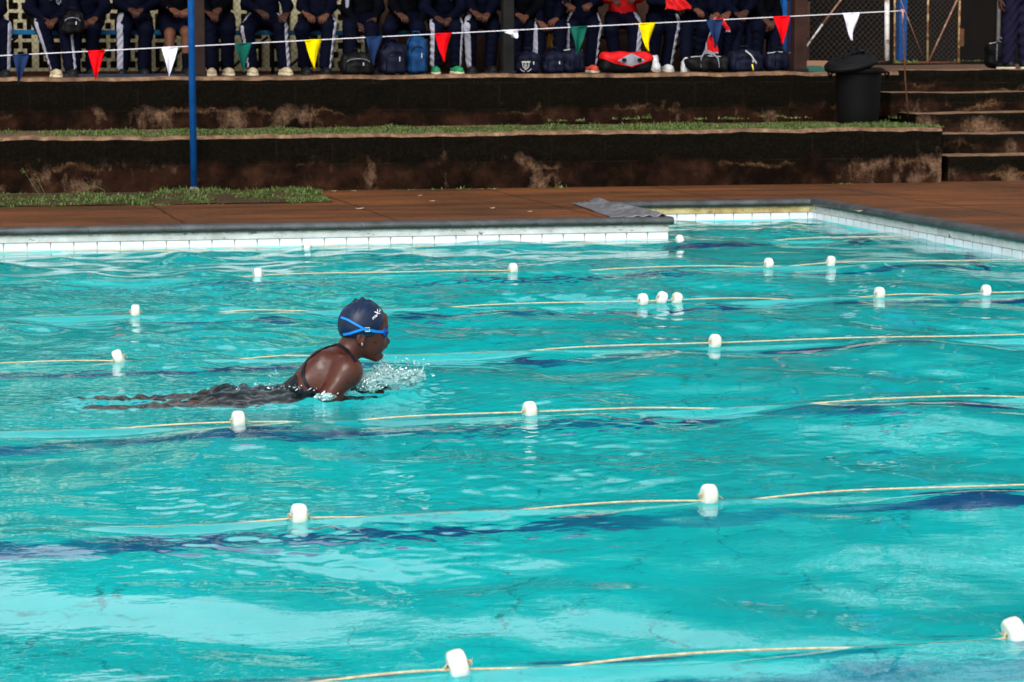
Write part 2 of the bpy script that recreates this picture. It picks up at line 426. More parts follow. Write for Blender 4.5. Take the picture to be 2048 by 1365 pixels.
wall_run('pool_wall', (XR - .002, YN), (XL, YN), 'near side pool wall at the foot of the near deck')
# ------------------------------------------------------------------ deck, terraces, steps
def sheets(name, rects, m, zf, st=.5):
    Vs = []; Fs = []; n = 0
    for x0, x1, y0, y1 in rects:
        V, F = grid(np.linspace(x0, x1, max(2, int((x1 - x0) / st))), np.linspace(y0, y1, max(2, int((y1 - y0) / st))), lambda X, Y: (X, Y, zf(X, Y)))
        Vs.append(V); Fs.append(F + n); n += len(V)
    return npmesh(name, np.concatenate(Vs), np.concatenate(Fs), m, smooth=True)
c22 = .062
tag(sheets('pool_deck', [(-40, XC - c22, YW + c22, YR + c22), (-40, 40, YR + c22, YT1 + .2), (XR + c22, 40, -14, YR + c22),
                         (-40, XR + c22, -14, YN - c22), (-40, XL - c22, YN - c22, YW + c22)], MT['deck'], lambda X, Y: DZ + 0 * X), kind='structure')
XE = onY(1885, 254, YT1)[0]      # right end of the lower wall
XU = onY(1797, 146, YT2)[0]      # right end of the upper wall
tag(sheets('terrace_ground', [(-40, XE - .02, YT1 + .12, YT2 + .05)], MT['tread'], lambda X, Y: z1(X) - .012 + .006 * fbm(X * 3, Y * 3, 3)), kind='structure')
tag(sheets('ground', [(-120, 160, YT2 + .12, 60)], MT['tread'], lambda X, Y: z2(np.clip(X, -20, 14)) - .012 + .004 * fbm(X * 2, Y * 2, 4), st=.6), kind='structure')

def retaining(name, x0, x1, yf, zb, zt, seed, label):
    """thick rough-faced wall with an uneven cap; front, top and end in one skin"""
    root = empty(name, (x0, yf, zb))
    xs = np.arange(x0, x1 + .001, .035); xs[-1] = x1
    H = 1.0
    prof = [(0, z) for z in np.linspace(0, .94, 15)] + [(.012, .985), (.04, 1.0), (.12, 1.0), (.22, 1.0)]
    D = np.array([p[0] for p in prof]); T = np.array([p[1] for p in prof])
    X, Q = np.meshgrid(xs, np.arange(len(prof)), indexing='ij')
    top = zt(X) + .007 * fbm(X * 2.2, 0 * X, seed) + .004 * vnoise(X * 11, 0 * X, seed + 9)
    Z = T[Q] * (top - zb)
    course = .006 * np.tanh((Z - .23) * 40)                      # upper course stands a little proud
    chip = -.02 * np.clip(fbm(X * 3.1, Z * 9, seed + 4, 3) - .75, 0, 1)
    Yf = D[Q] - course * (D[Q] < .02) + .006 * fbm(X * 4, Z * 7, seed + 2, 3) * (D[Q] < .1) - chip * (D[Q] < .02)
    V = np.stack([X - x0, Yf, Z], -1).reshape(-1, 3)
    nx, ny = X.shape; i = np.arange(nx * ny).reshape(nx, ny)
    F = np.stack([i[:-1, :-1], i[1:, :-1], i[1:, 1:], i[:-1, 1:]], -1).reshape(-1, 4)
    # cap band separately: light, worn concrete lip
    jf = 14
    body = npmesh('wall', V, F[(np.arange(len(F)) % (ny - 1)) < jf], MT['terrace'], root, smooth=True)
    lipF = F[(np.arange(len(F)) % (ny - 1)) >= jf]
    npmesh('cap', V, lipF, MT['lip'], root, smooth=True)
    e = MB(); e.box(x1 - x0 - .02, x1 - x0 + .004, .02, 1.9, 0, zt(x1) - zb - .012); e.build('end_face', MT['terrace'], root)
    tag(root, label, 'retaining wall'); return root
def m_lip():
    g = G('worn_concrete_lip'); n = g.noise(9, 6, .7); f = g.noise(50, 4, .7)
    c = g.ramp(n, (.32, (.035, .017, .008)), (.5, (.13, .065, .03)), (.7, (.28, .17, .095)))
    g.bump(f, .4, .006); return g.done(c, .8)
MT['lip'] = m_lip()
retaining('retaining_wall', -16, XE, YT1, DZ, z1, 1, 'lower stained retaining wall rising from the red deck, with grass along its top')
retaining('retaining_wall', -16, XU, YT2, .54, z2, 2, 'upper stained retaining wall below the feet of the seated spectators')

# steps on the right
root = empty('stone_steps', (XE, YT1, DZ)); 
stp = [(313, 20.90, 1897, .0), (270, 21.33, 1887, 0), (227, 21.76, 1832, 0), (186, 22.19, 1782, 0), (141, 22.615, 1797, 0)]
zprev = DZ
for k, (yp, Yk, xp, _) in enumerate(stp):
    x0 = onY(xp, yp, Yk)[0]; zt = onY(1960, yp, Yk)[2]
    xs_ = np.arange(x0, 16, .05); prof = [(0, z) for z in np.linspace(0, .94, 8)] + [(.015, .985), (.04, 1.0), (.5, 1.0)]
    D = np.array([p[0] for p in prof]); T = np.array([p[1] for p in prof])
    X, Q = np.meshgrid(xs_, np.arange(len(prof)), indexing='ij'); lo = zprev - .04
    top = zt + .006 * fbm(X * 2, 0 * X, 30 + k) + .004 * (X - 9)
    Z = lo + T[Q] * (top - lo); Yf = Yk + D[Q] + .006 * fbm(X * 4, Z * 8, 40 + k, 3) * (D[Q] < .1)
    V = np.stack([X - XE, Yf - YT1, Z - lo + .09], -1).reshape(-1, 3)
    nx, ny = X.shape; i = np.arange(nx * ny).reshape(nx, ny)
    F = np.stack([i[:-1, :-1], i[1:, :-1], i[1:, 1:], i[:-1, 1:]], -1).reshape(-1, 4)
    side = [(i[0, j], i[0, j + 1]) for j in range(ny - 1)]
    o = npmesh('step', V, F, MT['terrace'], root, smooth=True); o.location.z = lo - .09 - DZ
    o.data.materials.append(MT['lip']); pi = np.zeros(len(F), np.int32); pi[(np.arange(len(F)) % (ny - 1)) >= 8] = 1
    o.data.polygons.foreach_set('material_index', pi)
    sd_ = MB(); sd_.box(x0 - XE, x0 - XE + .02, Yk - YT1 + .008, Yk - YT1 + .46, .09, zt - lo + .09 - .012)
    s2 = sd_.build('step_end', MT['terrace'], root); s2.location.z = lo - .09 - DZ
    zprev = zt
tag(root, 'flight of dark weathered stone steps at the right, climbing to the gate', 'steps')

# grey rubber sheet lifted over the open deck corner
def m_rubber():
    g = G('grey_rubber_sheet'); n = g.noise(4, 5, .6, sc3=(1, 3, 1)); f = g.noise(40, 4)
    c = g.ramp(n, (.3, (.06, .062, .068)), (.7, (.19, .195, .21))); g.bump(f, .2, .003); return g.done(c, .45)
q = [onZ(1142, 408, DZ), onZ(1226, 400, DZ), onZ(1236, 437, DZ), np.array([XC + .02, YW - .01, DZ])]
U_, W_ = np.meshgrid(np.linspace(0, 1, 40), np.linspace(0, 1, 30), indexing='ij')
far_ = q[0][None, None] * (1 - U_[..., None]) + q[1][None, None] * U_[..., None]
P0 = np.array([q[0][0], q[0][1]]); P1 = np.array([XC - .02, YR - .02]); P2 = np.array([onZ(1238, 440, DZ)[0], YW + .04]); P3 = np.array([XC + .015, YW + .02])
S_, T_ = U_, W_
XY = (P0 * ((1 - S_) * (1 - T_))[..., None] + P1 * (S_ * (1 - T_))[..., None] + P2 * ((1 - S_) * T_)[..., None] + P3 * (S_ * T_)[..., None])
zz = DZ + .010 + .026 * np.exp(-((S_ - .80 - .1 * T_) / .08) ** 2) * (1 - .5 * T_) + .009 * np.sin(S_ * 30 + T_ * 9 + 2 * np.sin(T_ * 5)) * S_ + .003 * fbm(S_ * 6, T_ * 6, 8)
zz = np.where(S_ > .94, zz - (S_ - .94) * .25, zz)
V = np.stack([XY[..., 0], XY[..., 1], zz], -1).reshape(-1, 3); i = np.arange(1200).reshape(40, 30)
F = np.stack([i[:-1, :-1], i[1:, :-1], i[1:, 1:], i[:-1, 1:]], -1).reshape(-1, 4)
o = npmesh('rubber_sheet', V, F, m_rubber(), smooth=True)
sm = o.modifiers.new('thick', 'SOLIDIFY'); sm.thickness = .006; sm.offset = 1
tag(o, 'creased grey rubber sheet lying over the open corner of the deck', 'sheet')

# ------------------------------------------------------------------ grass
def m_grass():
    g = G('grass_blades'); i = g.n('ObjectInfo'); n = g.noise(6, 3); f = g.noise(90, 2)
    c = g.ramp(n, (.3, (.018, .048, .005)), (.7, (.055, .10, .010))); c = g.mix(g.ramp(f, (.45, 0.), (.7, .7)), c, (.17, .20, .04)); c = g.mix(g.ramp(g.noise(60, 2), (.62, 0.), (.68, .6)), c, (.20, .15, .06))
    return g.done(c, .55)
MT['grass'] = m_grass()
def grass(name, pts, hmin, hmax, label, wd=.004):
    """pts (n,3) blade feet"""
    n = len(pts); a = rng.uniform(0, 6.28, n); h = rng.uniform(hmin, hmax, n) * np.clip(.75 + .7 * fbm(pts[:, 0] * 4, pts[:, 1] * 4, 77, 2), .3, 1.5) * rng.choice([1, 1, 1, 1.5], n)
    lean = rng.uniform(.15, 1.0, n) * h; dx = np.cos(a); dy = np.sin(a); w_ = wd * rng.uniform(.6, 1.3, n)
    p = pts; sx = -dy * w_; sy = dx * w_
    A = p + np.stack([sx, sy, 0 * h], 1); B = p - np.stack([sx, sy, 0 * h], 1)
    mid = p + np.stack([dx * lean * .4, dy * lean * .4, h * .6], 1)
    C_ = mid - np.stack([sx, sy, 0 * h], 1) * .8; D_ = mid + np.stack([sx, sy, 0 * h], 1) * .8
    T_ = p + np.stack([dx * lean, dy * lean, h * (1 - .35 * (lean / h))], 1)
    V = np.stack([A, B, C_, D_, T_, T_ + 1e-5], 1).reshape(-1, 3); b_ = np.arange(n)[:, None] * 6
    F = np.concatenate([b_ + np.array([[0, 1, 2, 3]]), b_ + np.array([[3, 2, 4, 5]])])
    o = npmesh(name, V, F, MT['grass']); tag(o, label, 'grass', kind='stuff'); return o
# patch at the foot of the lower wall
n = 95000
X = rng.uniform(-3, 3.75, n); Y = rng.uniform(19.0, 20.80, n)
front = 19.28 + .05 * fbm(X * 2, X * 0, 5) + .05 * vnoise(X * 9, X * 0, 6); back = np.where(X < 2.3, 20.6 - .35 * np.clip(vnoise(X * 1.3, X * 0, 8) + .4, 0, 1), 20.75)
endx = 3.55 - .9 * np.clip((19.75 - Y), 0, 1) ** 2 + .07 * vnoise(Y * 8, Y * 0, 3)
bare = fbm(X * 2.4, Y * 2.4, 12) > (.15 + np.where((Y > 20.0) & (X < 2.3), -.15, 1.2))
k = (Y > front) & (Y < back) & (X < endx) & ~bare
P = np.stack([X, Y, 0 * X + DZ], 1)[k]
grass('grass', P, .014, .042, 'patch of short green grass around the foot of the blue pole')
# earth bed under it
V, F = grid(np.linspace(-16, 3.52, 240), np.linspace(19.28, 20.83, 30), lambda X, Y: (X, Y, DZ + .004 + .014 * np.clip(1 - np.abs((Y - 20.05) / .8) ** 4, 0, 1) * np.clip((3.5 - X) * 3, 0, 1) + .003 * fbm(X * 5, Y * 5, 2)))
tag(npmesh('earth_bed', V, F, simple('dark_earth', (.045, .028, .014), .9, .5, 20, .6), smooth=True), kind='structure')
# strip on the lower terrace
n = 80000
X = rng.uniform(-1.5, XE + .05, n); Y = rng.uniform(YT1 + .06, YT2 - .45, n)
dens = fbm(X * 1.6, Y * 2.2, 15) + np.clip((X - 2.2) * .25, -.5, .7) - np.clip((Y - 22.0) * 1.2, 0, 2) + .55
k = rng.uniform(-.2, .9, n) < dens
P = np.stack([X, Y, z1(X) - .008], 1)[k]
grass('grass', P, .010, .032, 'strip of thin green grass along the top of the lower retaining wall')
# creeping weeds in the joints
wl = []
for px, py, nn, Y, sp in [(655, 385, 60, 20.70, .10), (920, 374, 160, 20.72, .30), (860, 376, 60, 20.72, .14), (1700, 362, 70, 20.74, .10), (1110, 242, 120, 22.52, .10), (1235, 238, 120, 22.52, .12), (1290, 236, 70, 22.52, .06), (1440, 238, 120, 22.52, .16), (1550, 233, 110, 22.5, .05), (1590, 236, 60, 22.5, .05), (1820, 236, 260, 22.2, .14), (1930, 314, 160, 21.25, .2), (1812, 125, 160, 23.2, .07), (1970, 122, 260, 24.4, .3)]:
    c0 = onY(px, py, Y); nn = int(nn * .5); cc_ = rng.normal(0, sp, 5); x = c0[0] + cc_[rng.integers(0, 5, nn)] + rng.normal(0, sp * .18, nn); y = rng.normal(Y, .03, nn)
    wl.append(np.stack([x, y, 0 * x + (c0[2] if Y > 20.9 else DZ)], 1))
P = np.concatenate(wl); P[:, 2] -= .004
grass('weeds', P, .012, .034, 'small bright green weeds sprouting from the joints of walls and steps', wd=.008)
# tall seed-head stalks left of the blue pole
for px0, py0, px1, py1, wv in [(85, 400, 50, 345, .1), (92, 392, 80, 362, .05), (215, 385, 180, 378, .08)]:
    a_ = onY(px0, py0, 19.6); b_ = onY(px1, py1, 19.6); m_ = MB(); pts = []
    for t in np.linspace(0, 1, 8): pts.append(a_ * (1 - t) + b_ * t + np.array([-.02 * math.sin(t * 3.1), 0, .03 * math.sin(t * 3.1)]))
    pts[0][2] = DZ; m_.tube(pts, [.003 * (1 - .6 * t) for t in np.linspace(0, 1, 8)], 5)
    tip = pts[-1]
    for a in (-.9, 0, .9): m_.tube([tip, tip + np.array([-.035 * math.cos(a), .01 * a, .012 + .025 * math.sin(a)])], .0022, 4)
    tag(m_.build('grass_stalk', MT['grass'], off=None), {85: 'tallest seed headed grass stalk standing left of the blue pole', 92: 'shorter grass stalk leaning beside the tallest one', 215: 'low bent grass stalk halfway to the blue pole'}[px0], 'grass stalk', 'grass stalks in the patch')
# litter
lm = simple('pale_litter', (.42, .33, .22), .8)
for k, (px, py, L_) in enumerate([(1718, 423, .06), (865, 403, .05), (840, 392, .04), (985, 417, .045), (1060, 424, .04), (720, 418, .07), (1290, 243, .05), (668, 383, .05)]):
    p = onZ(px, py, DZ) if py > 300 else onZ(px, py, z1(8)); m_ = MB(); V = []
    for j in range(7):
        a = j * .9; V.append((math.cos(a) * L_ * .5, math.sin(a) * L_ * .3, .005 + .002 * math.sin(j * 2.3)))
    m_.add([(x + p[0], y + p[1], z + p[2]) for x, y, z in V] + [(p[0], p[1], p[2] + .002)], [(j, (j + 1) % 7, 7) for j in range(7)])
    o = m_.build('fallen_leaf', lm); md = o.modifiers.new('s', 'SOLIDIFY'); md.thickness = .002
    tag(o, ['pale dry leaf alone on the red deck behind the right pool wall', 'pale leaf on the deck, brightest of those in front of the lower wall', 'small leaf just behind the brightest pale leaf', 'small pale leaf between the brightest leaf and the rubber sheet',
            'small pale leaf nearest the rubber sheet', 'pale leaf near the coping, closest to the grass patch', 'white scrap on the lower terrace at the foot of the upper wall', 'pale scrap at the rounded end of the grass patch'][k], 'leaf', 'fallen leaves and scraps')
# ------------------------------------------------------------------ lane ropes and floats
M_ROPE = simple('tan_twine', (.50, .42, .28), .8, .25, 60, .5)
def m_float():
    g = G('white_float_plastic'); n = g.noise(30, 5, .65)
    c = g.ramp(n, (.3, (.60, .59, .54)), (.7, (.78, .78, .76))); x, y, z = g.xyz()
    c = g.mix(g.ramp(g.math('ADD', z, g.math('MULTIPLY', g.math('SUBTRACT', n, .5), .02)), (-.022, .55), (-.006, 0.)), c, (.50, .52, .40))
    g.bump(g.noise(120, 3), .12, .001); return g.done(c, .42)
M_FLOAT = m_float()
nth = ['furthest lane rope, along the far pool wall', 'second lane rope from the far wall', 'lane rope just behind the swimmer cap level', 'lane rope crossing behind the swimmer',
       'lane rope just in front of the swimmer', 'second lane rope in front of the swimmer', 'nearest lane rope at the bottom of the view']
def rope_z(x, i, top=False):
    v = 1.0 if top else 0.0
    for a, b_ in VISX[i]: v = max(v, 1 / (1 + math.exp(-max(-30, min(30, min(x - a, b_ - x) / .10)))))
    return RZ + .003 * math.sin(x * 2.1 + i * 1.7) + .002 * math.sin(x * 5.3 + i) - .024 * (1 - v)     # sags under water between the floats
for i in range(7):
    yr = ROPES[i]; m_ = MB()
    xx = np.arange(XL, XR + .001, .03)
    pts = [(x, yr, rope_z(x, i)) for x in xx]; pts[-1] = (XR + .004, yr, .05)
    m_.tube(pts, .0032, 7)
    tag(m_.build('lane_rope', M_ROPE, smooth=True), 'thin tan twine, ' + nth[i], 'lane rope', 'lane ropes across the pool')
def float_mesh():
    prof = [(.008, -.021), (.024, -.021), (.030, -.0195), (.0345, -.015), (.0362, -.007), (.0365, 0), (.0362, .007), (.0345, .015), (.030, .0195), (.024, .021), (.008, .021), (.008, -.021)]
    m_ = MB(); m_.lathe(prof, 36, Matrix.Rotation(R(90), 4, 'Y'), close=False); return m_
fl = [(0, 615, 'far white float touching the tiled far wall above the long rope gap'), (0, 1357, 'white float just off the open corner of the far pool wall'),
      (1, 517, 'left float on the second rope from the far wall'), (1, 1026, 'middle float on the second rope from the far wall'), (1, 1535, 'smaller looking of the two close floats on the second far rope, the left one'), (1, 1659, 'right one of the two close floats on the second far rope, by the recess'),
      (2, 272, 'float far left with its long reflection, level with the swimmer cap'), (2, 1285, 'left float of the tight group of three'), (2, 1323, 'middle float of the tight group of three, tipped up'), (2, 1353, 'right float of the tight group of three'), (2, 1757, 'float right of the tight group of three, beside a bare stretch of rope'), (2, 1969, 'rightmost float on the rope of the tight three'),
      (3, 237, 'tilted float alone at left behind the swimmer legs'), (3, 1430, 'tall white float alone on the rope to the right of the swimmer face'),
      (4, 475, 'float in front of the swimmer hips'), (4, 1060, 'float to the right of the swimmer hands on the nearer rope'),
      (5, 595, 'float left of centre in open water with a broad reflection'), (5, 1421, 'float right of centre in open water two ropes nearer than the swimmer'),
      (6, 915, 'large nearest float at the bottom centre, leaning left'), (6, 2043, 'nearest float cut by the right edge of the view')]
tilt = {5: .05, 8: .38, 9: .2, 12: -.42, 13: .06, 18: -.22, 17: .05, 19: -.3}
fm = float_mesh().build('lane_float', M_FLOAT, smooth=True)
for s_ in (-1, 1):
    kn_ = MB()
    for a_ in range(3): kn_.tube([(s_ * (.026 + .005 * math.sin(a_ * 2 + t_)), .007 * math.cos(t_ + a_), .007 * math.sin(t_ * 1.0 + a_ * 2)) for t_ in np.linspace(0, 6.28, 9)], .0022, 5)
    kn_.tube([(s_ * .026, 0, 0), (s_ * .034, -.006, -.010), (s_ * .038, -.004, -.020)], .0014, 4)
    kn_.build('knot', M_ROPE, fm, smooth=True)
for k, (i, px, lab) in enumerate(fl):
    o = fm if k == 0 else link(fm.copy())
    if k:
        for ch_ in fm.children: link(ch_.copy(), o)
    x = px2x(px, ROPES[i]); yr = ROPES[i]
    o.location = (x, yr, rope_z(x, i, True) + (.004 if k != 8 else .012)); o.rotation_euler = (rng.uniform(0, 6), tilt.get(k, rng.uniform(-.05, .05)), rng.uniform(-.10, .10))
    o.scale = (1, 1, 1)
    tag(o, lab, 'lane float', 'white floats threaded on the lane ropes')

# ------------------------------------------------------------------ implicit surfaces
def surfnet(Fv, lo, st):
    """naive surface nets of the zero set of a sampled field"""
    ins = Fv < 0; sh = np.array(Fv.shape) - 1
    acc = np.zeros((*sh, 3), np.float32); cnt = np.zeros(sh, np.float32)
    def sl(c): return tuple(slice(c[a], c[a] + sh[a]) for a in range(3))
    cs = [(i, j, k) for i in (0, 1) for j in (0, 1) for k in (0, 1)]
    for c in cs:
        for ax in range(3):
            if c[ax]: continue
            d = list(c); d[ax] = 1
            a = Fv[sl(c)]; b_ = Fv[sl(d)]; cr = (a < 0) != (b_ < 0)
            t = np.where(cr, a / np.where(cr, a - b_, 1), 0)
            for q_ in range(3): acc[..., q_] += np.where(cr, c[q_] + (t if q_ == ax else 0), 0)
            cnt += cr
    m_ = cnt > 0; idx = -np.ones(sh, np.int64); idx[m_] = np.arange(m_.sum())
    P = np.argwhere(m_); V = (P + acc[m_] / cnt[m_][:, None]) * st + np.asarray(lo)
    Fs = []
    for ax in range(3):
        o1, o2 = [(1, 2), (2, 0), (0, 1)][ax]
        a = [slice(1, -1)] * 3; b_ = [slice(1, -1)] * 3
        a[ax] = slice(0, -1); b_[ax] = slice(1, None)
        A = ins[tuple(a)]; B = ins[tuple(b_)]; cr = np.argwhere(A != B)
        if not len(cr): continue
        flip = A[tuple(cr.T)]
        base = cr.copy(); base[:, o1] += 1; base[:, o2] += 1
        def cell(d1, d2):
            q_ = base.copy(); q_[:, o1] -= d1; q_[:, o2] -= d2; return idx[tuple(q_.T)]
        quad = np.stack([cell(1, 1), cell(0, 1), cell(0, 0), cell(1, 0)], 1)
        quad[~flip] = quad[~flip][:, ::-1]; Fs.append(quad)
    return V, np.concatenate(Fs)
class Field:
    def __init__(s, lo, hi, st):
        s.lo = np.array(lo, float); s.st = st; n = np.ceil((np.array(hi) - s.lo) / st).astype(int) + 1
        s.ax = [np.asarray(s.lo[a] + st * np.arange(n[a]), np.float32) for a in range(3)]
        s.X = s.ax[0][:, None, None]; s.Y = s.ax[1][None, :, None]; s.Z = s.ax[2][None, None, :]
        s.shape = tuple(n)
    def new(s): return np.full(s.shape, 9., np.float32)
    def cap(s, a, b_, ra, rb, sq=None):
        a = np.array(a, float); b_ = np.array(b_, float); ab = b_ - a; L = ab @ ab + 1e-12
        px, py, pz = s.X - a[0], s.Y - a[1], s.Z - a[2]
        t = np.clip((px * ab[0] + py * ab[1] + pz * ab[2]) / L, 0, 1)
        dx, dy, dz = px - t * ab[0], py - t * ab[1], pz - t * ab[2]
        if sq: dx, dy, dz = dx / sq[0], dy / sq[1], dz / sq[2]
        return np.sqrt(dx * dx + dy * dy + dz * dz) - (ra + t * (rb - ra))
    def ell(s, c, r, ry=0.0, rz=0.0):
        px, py, pz = s.X - c[0], s.Y - c[1], s.Z - c[2]
        if ry: px, pz = px * math.cos(ry) - pz * math.sin(ry), px * math.sin(ry) + pz * math.cos(ry)
        if rz: px, py = px * math.cos(rz) + py * math.sin(rz), -px * math.sin(rz) + py * math.cos(rz)
        k0 = np.sqrt((px / r[0]) ** 2 + (py / r[1]) ** 2 + (pz / r[2]) ** 2); k1 = np.sqrt((px / r[0] ** 2) ** 2 + (py / r[1] ** 2) ** 2 + (pz / r[2] ** 2) ** 2)
        return k0 * (k0 - 1) / (k1 + 1e-9)
    def rbox(s, c, h, r, rz=0.0):
        px, py, pz = s.X - c[0], s.Y - c[1], s.Z - c[2]
        if rz: px, py = px * math.cos(rz) + py * math.sin(rz), -px * math.sin(rz) + py * math.cos(rz)
        qx, qy, qz = np.abs(px) - h[0] + r, np.abs(py) - h[1] + r, np.abs(pz) - h[2] + r
        return np.sqrt(np.maximum(qx, 0) ** 2 + np.maximum(qy, 0) ** 2 + np.maximum(qz, 0) ** 2) + np.minimum(np.maximum(qx, np.maximum(qy, qz)), 0) - r
    def mesh(s, name, f, m, parent=None, off=None, extra=None):
        V, F_ = surfnet(np.ascontiguousarray(np.broadcast_to(f, s.shape)), s.lo, s.st)
        if extra is not None: V, F_ = np.concatenate([V, extra[0]]), np.concatenate([F_, extra[1] + len(V)])
        return npmesh(name, V, F_, m, parent, smooth=True, off=off)
def smin(a, b_, k=.03):
    h = np.clip(.5 + .5 * (b_ - a) / k, 0, 1); return b_ + (a - b_) * h - k * h * (1 - h)

# ------------------------------------------------------------------ hand template (palm + 4 fingers + thumb), pointing +X, palm facing -Z, right hand
def hand_field(curl=.5, spread=.12, st=.0035):
    f = Field((-.07, -.065, -.075), (.125, .065, .035), st)
    d = f.cap((-.065, 0, 0), (-.005, 0, 0), .021, .020, (1, 1.15, .85))
    d = smin(d, f.rbox((.03, 0, -.001), (.036, .034, .0125), .011), .012)
    d = smin(d, f.cap((.0, .018, -.004), (.035, .026, -.004), .012, .012), .01)
    for k, (y, L_, r) in enumerate([(.027, .062, .0088), (.0095, .070, .0092), (-.009, .065, .0088), (-.026, .050, .0078)]):
        p = np.array([.060 - .004 * abs(k - 1), y, 0.]); a = .15 + curl * .35; az = (1.4 - k) * spread
        for q_, sg in enumerate((.45, .30, .25)):
            v = np.array([math.cos(a) * math.cos(az), math.sin(az), -math.sin(a)]) * L_ * sg
            d = smin(d, f.cap(p, p + v, r * (1 - .10 * q_), r * (.93 - .11 * q_)), .0035 if q_ else .006); p = p + v; a += curl * .75
    p = np.array([.004, .026, -.006]); v = np.array([.030, .024, -.010]); d = smin(d, f.cap(p, p + v, .0125, .0098), .008)
    p = p + v; v = np.array([.026, .006, -.008]); d = smin(d, f.cap(p, p + v, .0095, .0075), .004)
    return surfnet(d, f.lo, st)
HANDS = {'relaxed': hand_field(.55, .07), 'clasp': hand_field(1.0, .03), 'open': hand_field(.22, .17), 'flat': hand_field(.05, .04)}
def place_hand(kind, wrist, dirv, palm, left=False, s=1.0):
    V, F_ = HANDS[kind]; V = V.copy() * s
    if left: V[:, 1] *= -1; F_ = F_[:, ::-1]
    x = np.array(dirv, float); x /= np.linalg.norm(x); z = -np.array(palm, float); z -= x * (z @ x); z /= np.linalg.norm(z); y = np.cross(z, x)
    return V @ np.stack([x, y, z]) + np.asarray(wrist), F_

def m_skin(name, col, wet=False):
    g = G(name); n = g.noise(9, 4); f = g.noise(260, 3)
    c = g.ramp(n, (.3, tuple(v * .78 for v in col)), (.7, tuple(v * 1.25 for v in col)))
    g.bump(g.math('ADD', f, g.math('MULTIPLY', g.noise(34, 4), 3.0)) if wet else f, .25 if wet else .12, .0012)
    g.done(c, g.ramp(g.noise(38, 5, .7), (.38, .24), (.6, .52)) if wet else .6)
    g.b.inputs['Specular IOR Level'].default_value = .30 if wet else .2; return g.m
M_SKIN = m_skin('wet_dark_skin', (.056, .0135, .0075), True)
M_CAP = None
def m_cap():
    g = G('navy_silicone_cap'); n = g.noise(16, 4); c = g.ramp(n, (.3, (.0022, .008, .028)), (.7, (.0045, .015, .048)))
    g.bump(g.noise(30, 4, .6), .25, .004); return g.done(c, .38, Specular_IOR_Level=.25)
M_CAP = m_cap()
M_SUIT = simple('black_lycra', (.006, .007, .012), .42, .3, 40, .2)

# ------------------------------------------------------------------ the swimmer
YS = SW[1]
def S(px, py, dy=0.0): return onY(px, py, YS + dy)          # dy < 0 : nearer side
f = Field(onY(105, 900, YS + .0) * [1, 0, 1] + [0, YS - .30, 0] - [0, 0, .04], onY(800, 590, YS) * [1, 0, 1] + [0, YS + .34, 0], .0048)
PX = 1 / 518.0
# torso (rising out of the water), shoulders, neck
HD = .105 * PX * 518
tor = f.cap(S(648, 764), S(560, 820), .098, .078, (1, 1.30, .88))
tor = smin(tor, f.cap(S(560, 820), S(470, 838), .076, .080, (1, 1.30, .80)), .05)
tor = smin(tor, f.ell(S(662, 742), (.095, .135, .080), ry=-.75), .05)
tor = smin(tor, f.cap(S(646, 722, -.06), S(612, 762, -.07), .040, .040), .05)      # shoulder blades
tor = smin(tor, f.cap(S(646, 722, .06), S(612, 762, .07), .040, .040), .05)
neck = f.cap(S(706, 690), S(668, 738), .048, .062)
bd = smin(tor, neck, .035)
bd = smin(bd, f.cap(S(668, 728, -.02), S(697, 745, -.115), .040, .052), .04)     # near shoulder
bd = smin(bd, f.cap(S(668, 728, .02), S(690, 728, .12), .040, .050), .04)
bd = smin(bd, f.ell(S(695, 742, -.120), (.052, .050, .056)), .03)
# near arm: shoulder -> elbow (back and down) -> forearm forward under water
el = S(652, 800, -.17); wr = S(722, 812, -.10)
bd = smin(bd, f.cap(S(694, 745, -.125), el, .047, .034), .025)
bd = smin(bd, f.cap(el, wr, .034, .022), .015)
# far arm
el2 = S(690, 788, .20); wr2 = S(742, 779, .04)
bd = smin(bd, f.cap(S(688, 735, .13), el2, .044, .033), .025)
bd = smin(bd, f.cap(el2, wr2, .033, .021), .015)
# legs
for sgn, kn, an, toe in ((-1, (385, 828), (255, 831), (168, 821)), (1, (400, 820), (262, 819), (150, 810))):
    h0 = S(478, 838, sgn * .07); k0 = S(*kn, sgn * .10); a0 = S(*an, sgn * .11); t0 = S(*toe, sgn * .13)
    bd = smin(bd, f.cap(h0, k0, .078, .048), .03); bd = smin(bd, f.cap(k0, a0, .047, .030), .02)
    bd = smin(bd, f.ell(k0 * .68 + a0 * .32 + [0, 0, -.004], (.085, .043, .042)), .03)
    bd = smin(bd, f.cap(a0, a0 * .55 + t0 * .45, .030, .028, (1, 1.2, .8)), .015); bd = smin(bd, f.cap(a0 * .5 + t0 * .5, t0, .026, .012, (1, 1.6, .7)), .015)
# head
hc = S(725, 647); crn = f.ell(hc, (.091, .077, .090))
face = f.ell(S(744, 676), (.055, .058, .070), ry=.10)
jaw = f.cap(S(712, 690), S(750, 713), .038, .020, (1, 1.25, 1))
hd = smin(smin(crn, face, .03), jaw, .03)
hd = smin(hd, f.cap(S(766, 636), S(766, 652), .018, .017, (1, 2.0, 1)), .02)       # brow
hd = smin(hd, f.ell(S(752, 690), (.035, .048, .035)), .02)                          # cheeks, muzzle
hd = smin(hd, f.cap(S(768, 669), S(774, 683), .007, .011), .012)                    # nose bridge
hd = smin(hd, f.ell(S(774, 684), (.013, .017, .010)), .006)
hd = smin(hd, f.cap(S(769.5, 693, -.012), S(769.5, 693, .012), .0120, .0115, (1, 1, .75)), .008)     # upper lip
hd = smin(hd, f.cap(S(761, 713, -.010), S(761, 713, .010), .0118, .0110, (1, 1, .8)), .008)      # lower lip
hd = smin(hd, f.ell(S(753, 717), (.017, .020, .013)), .010)                         # chin
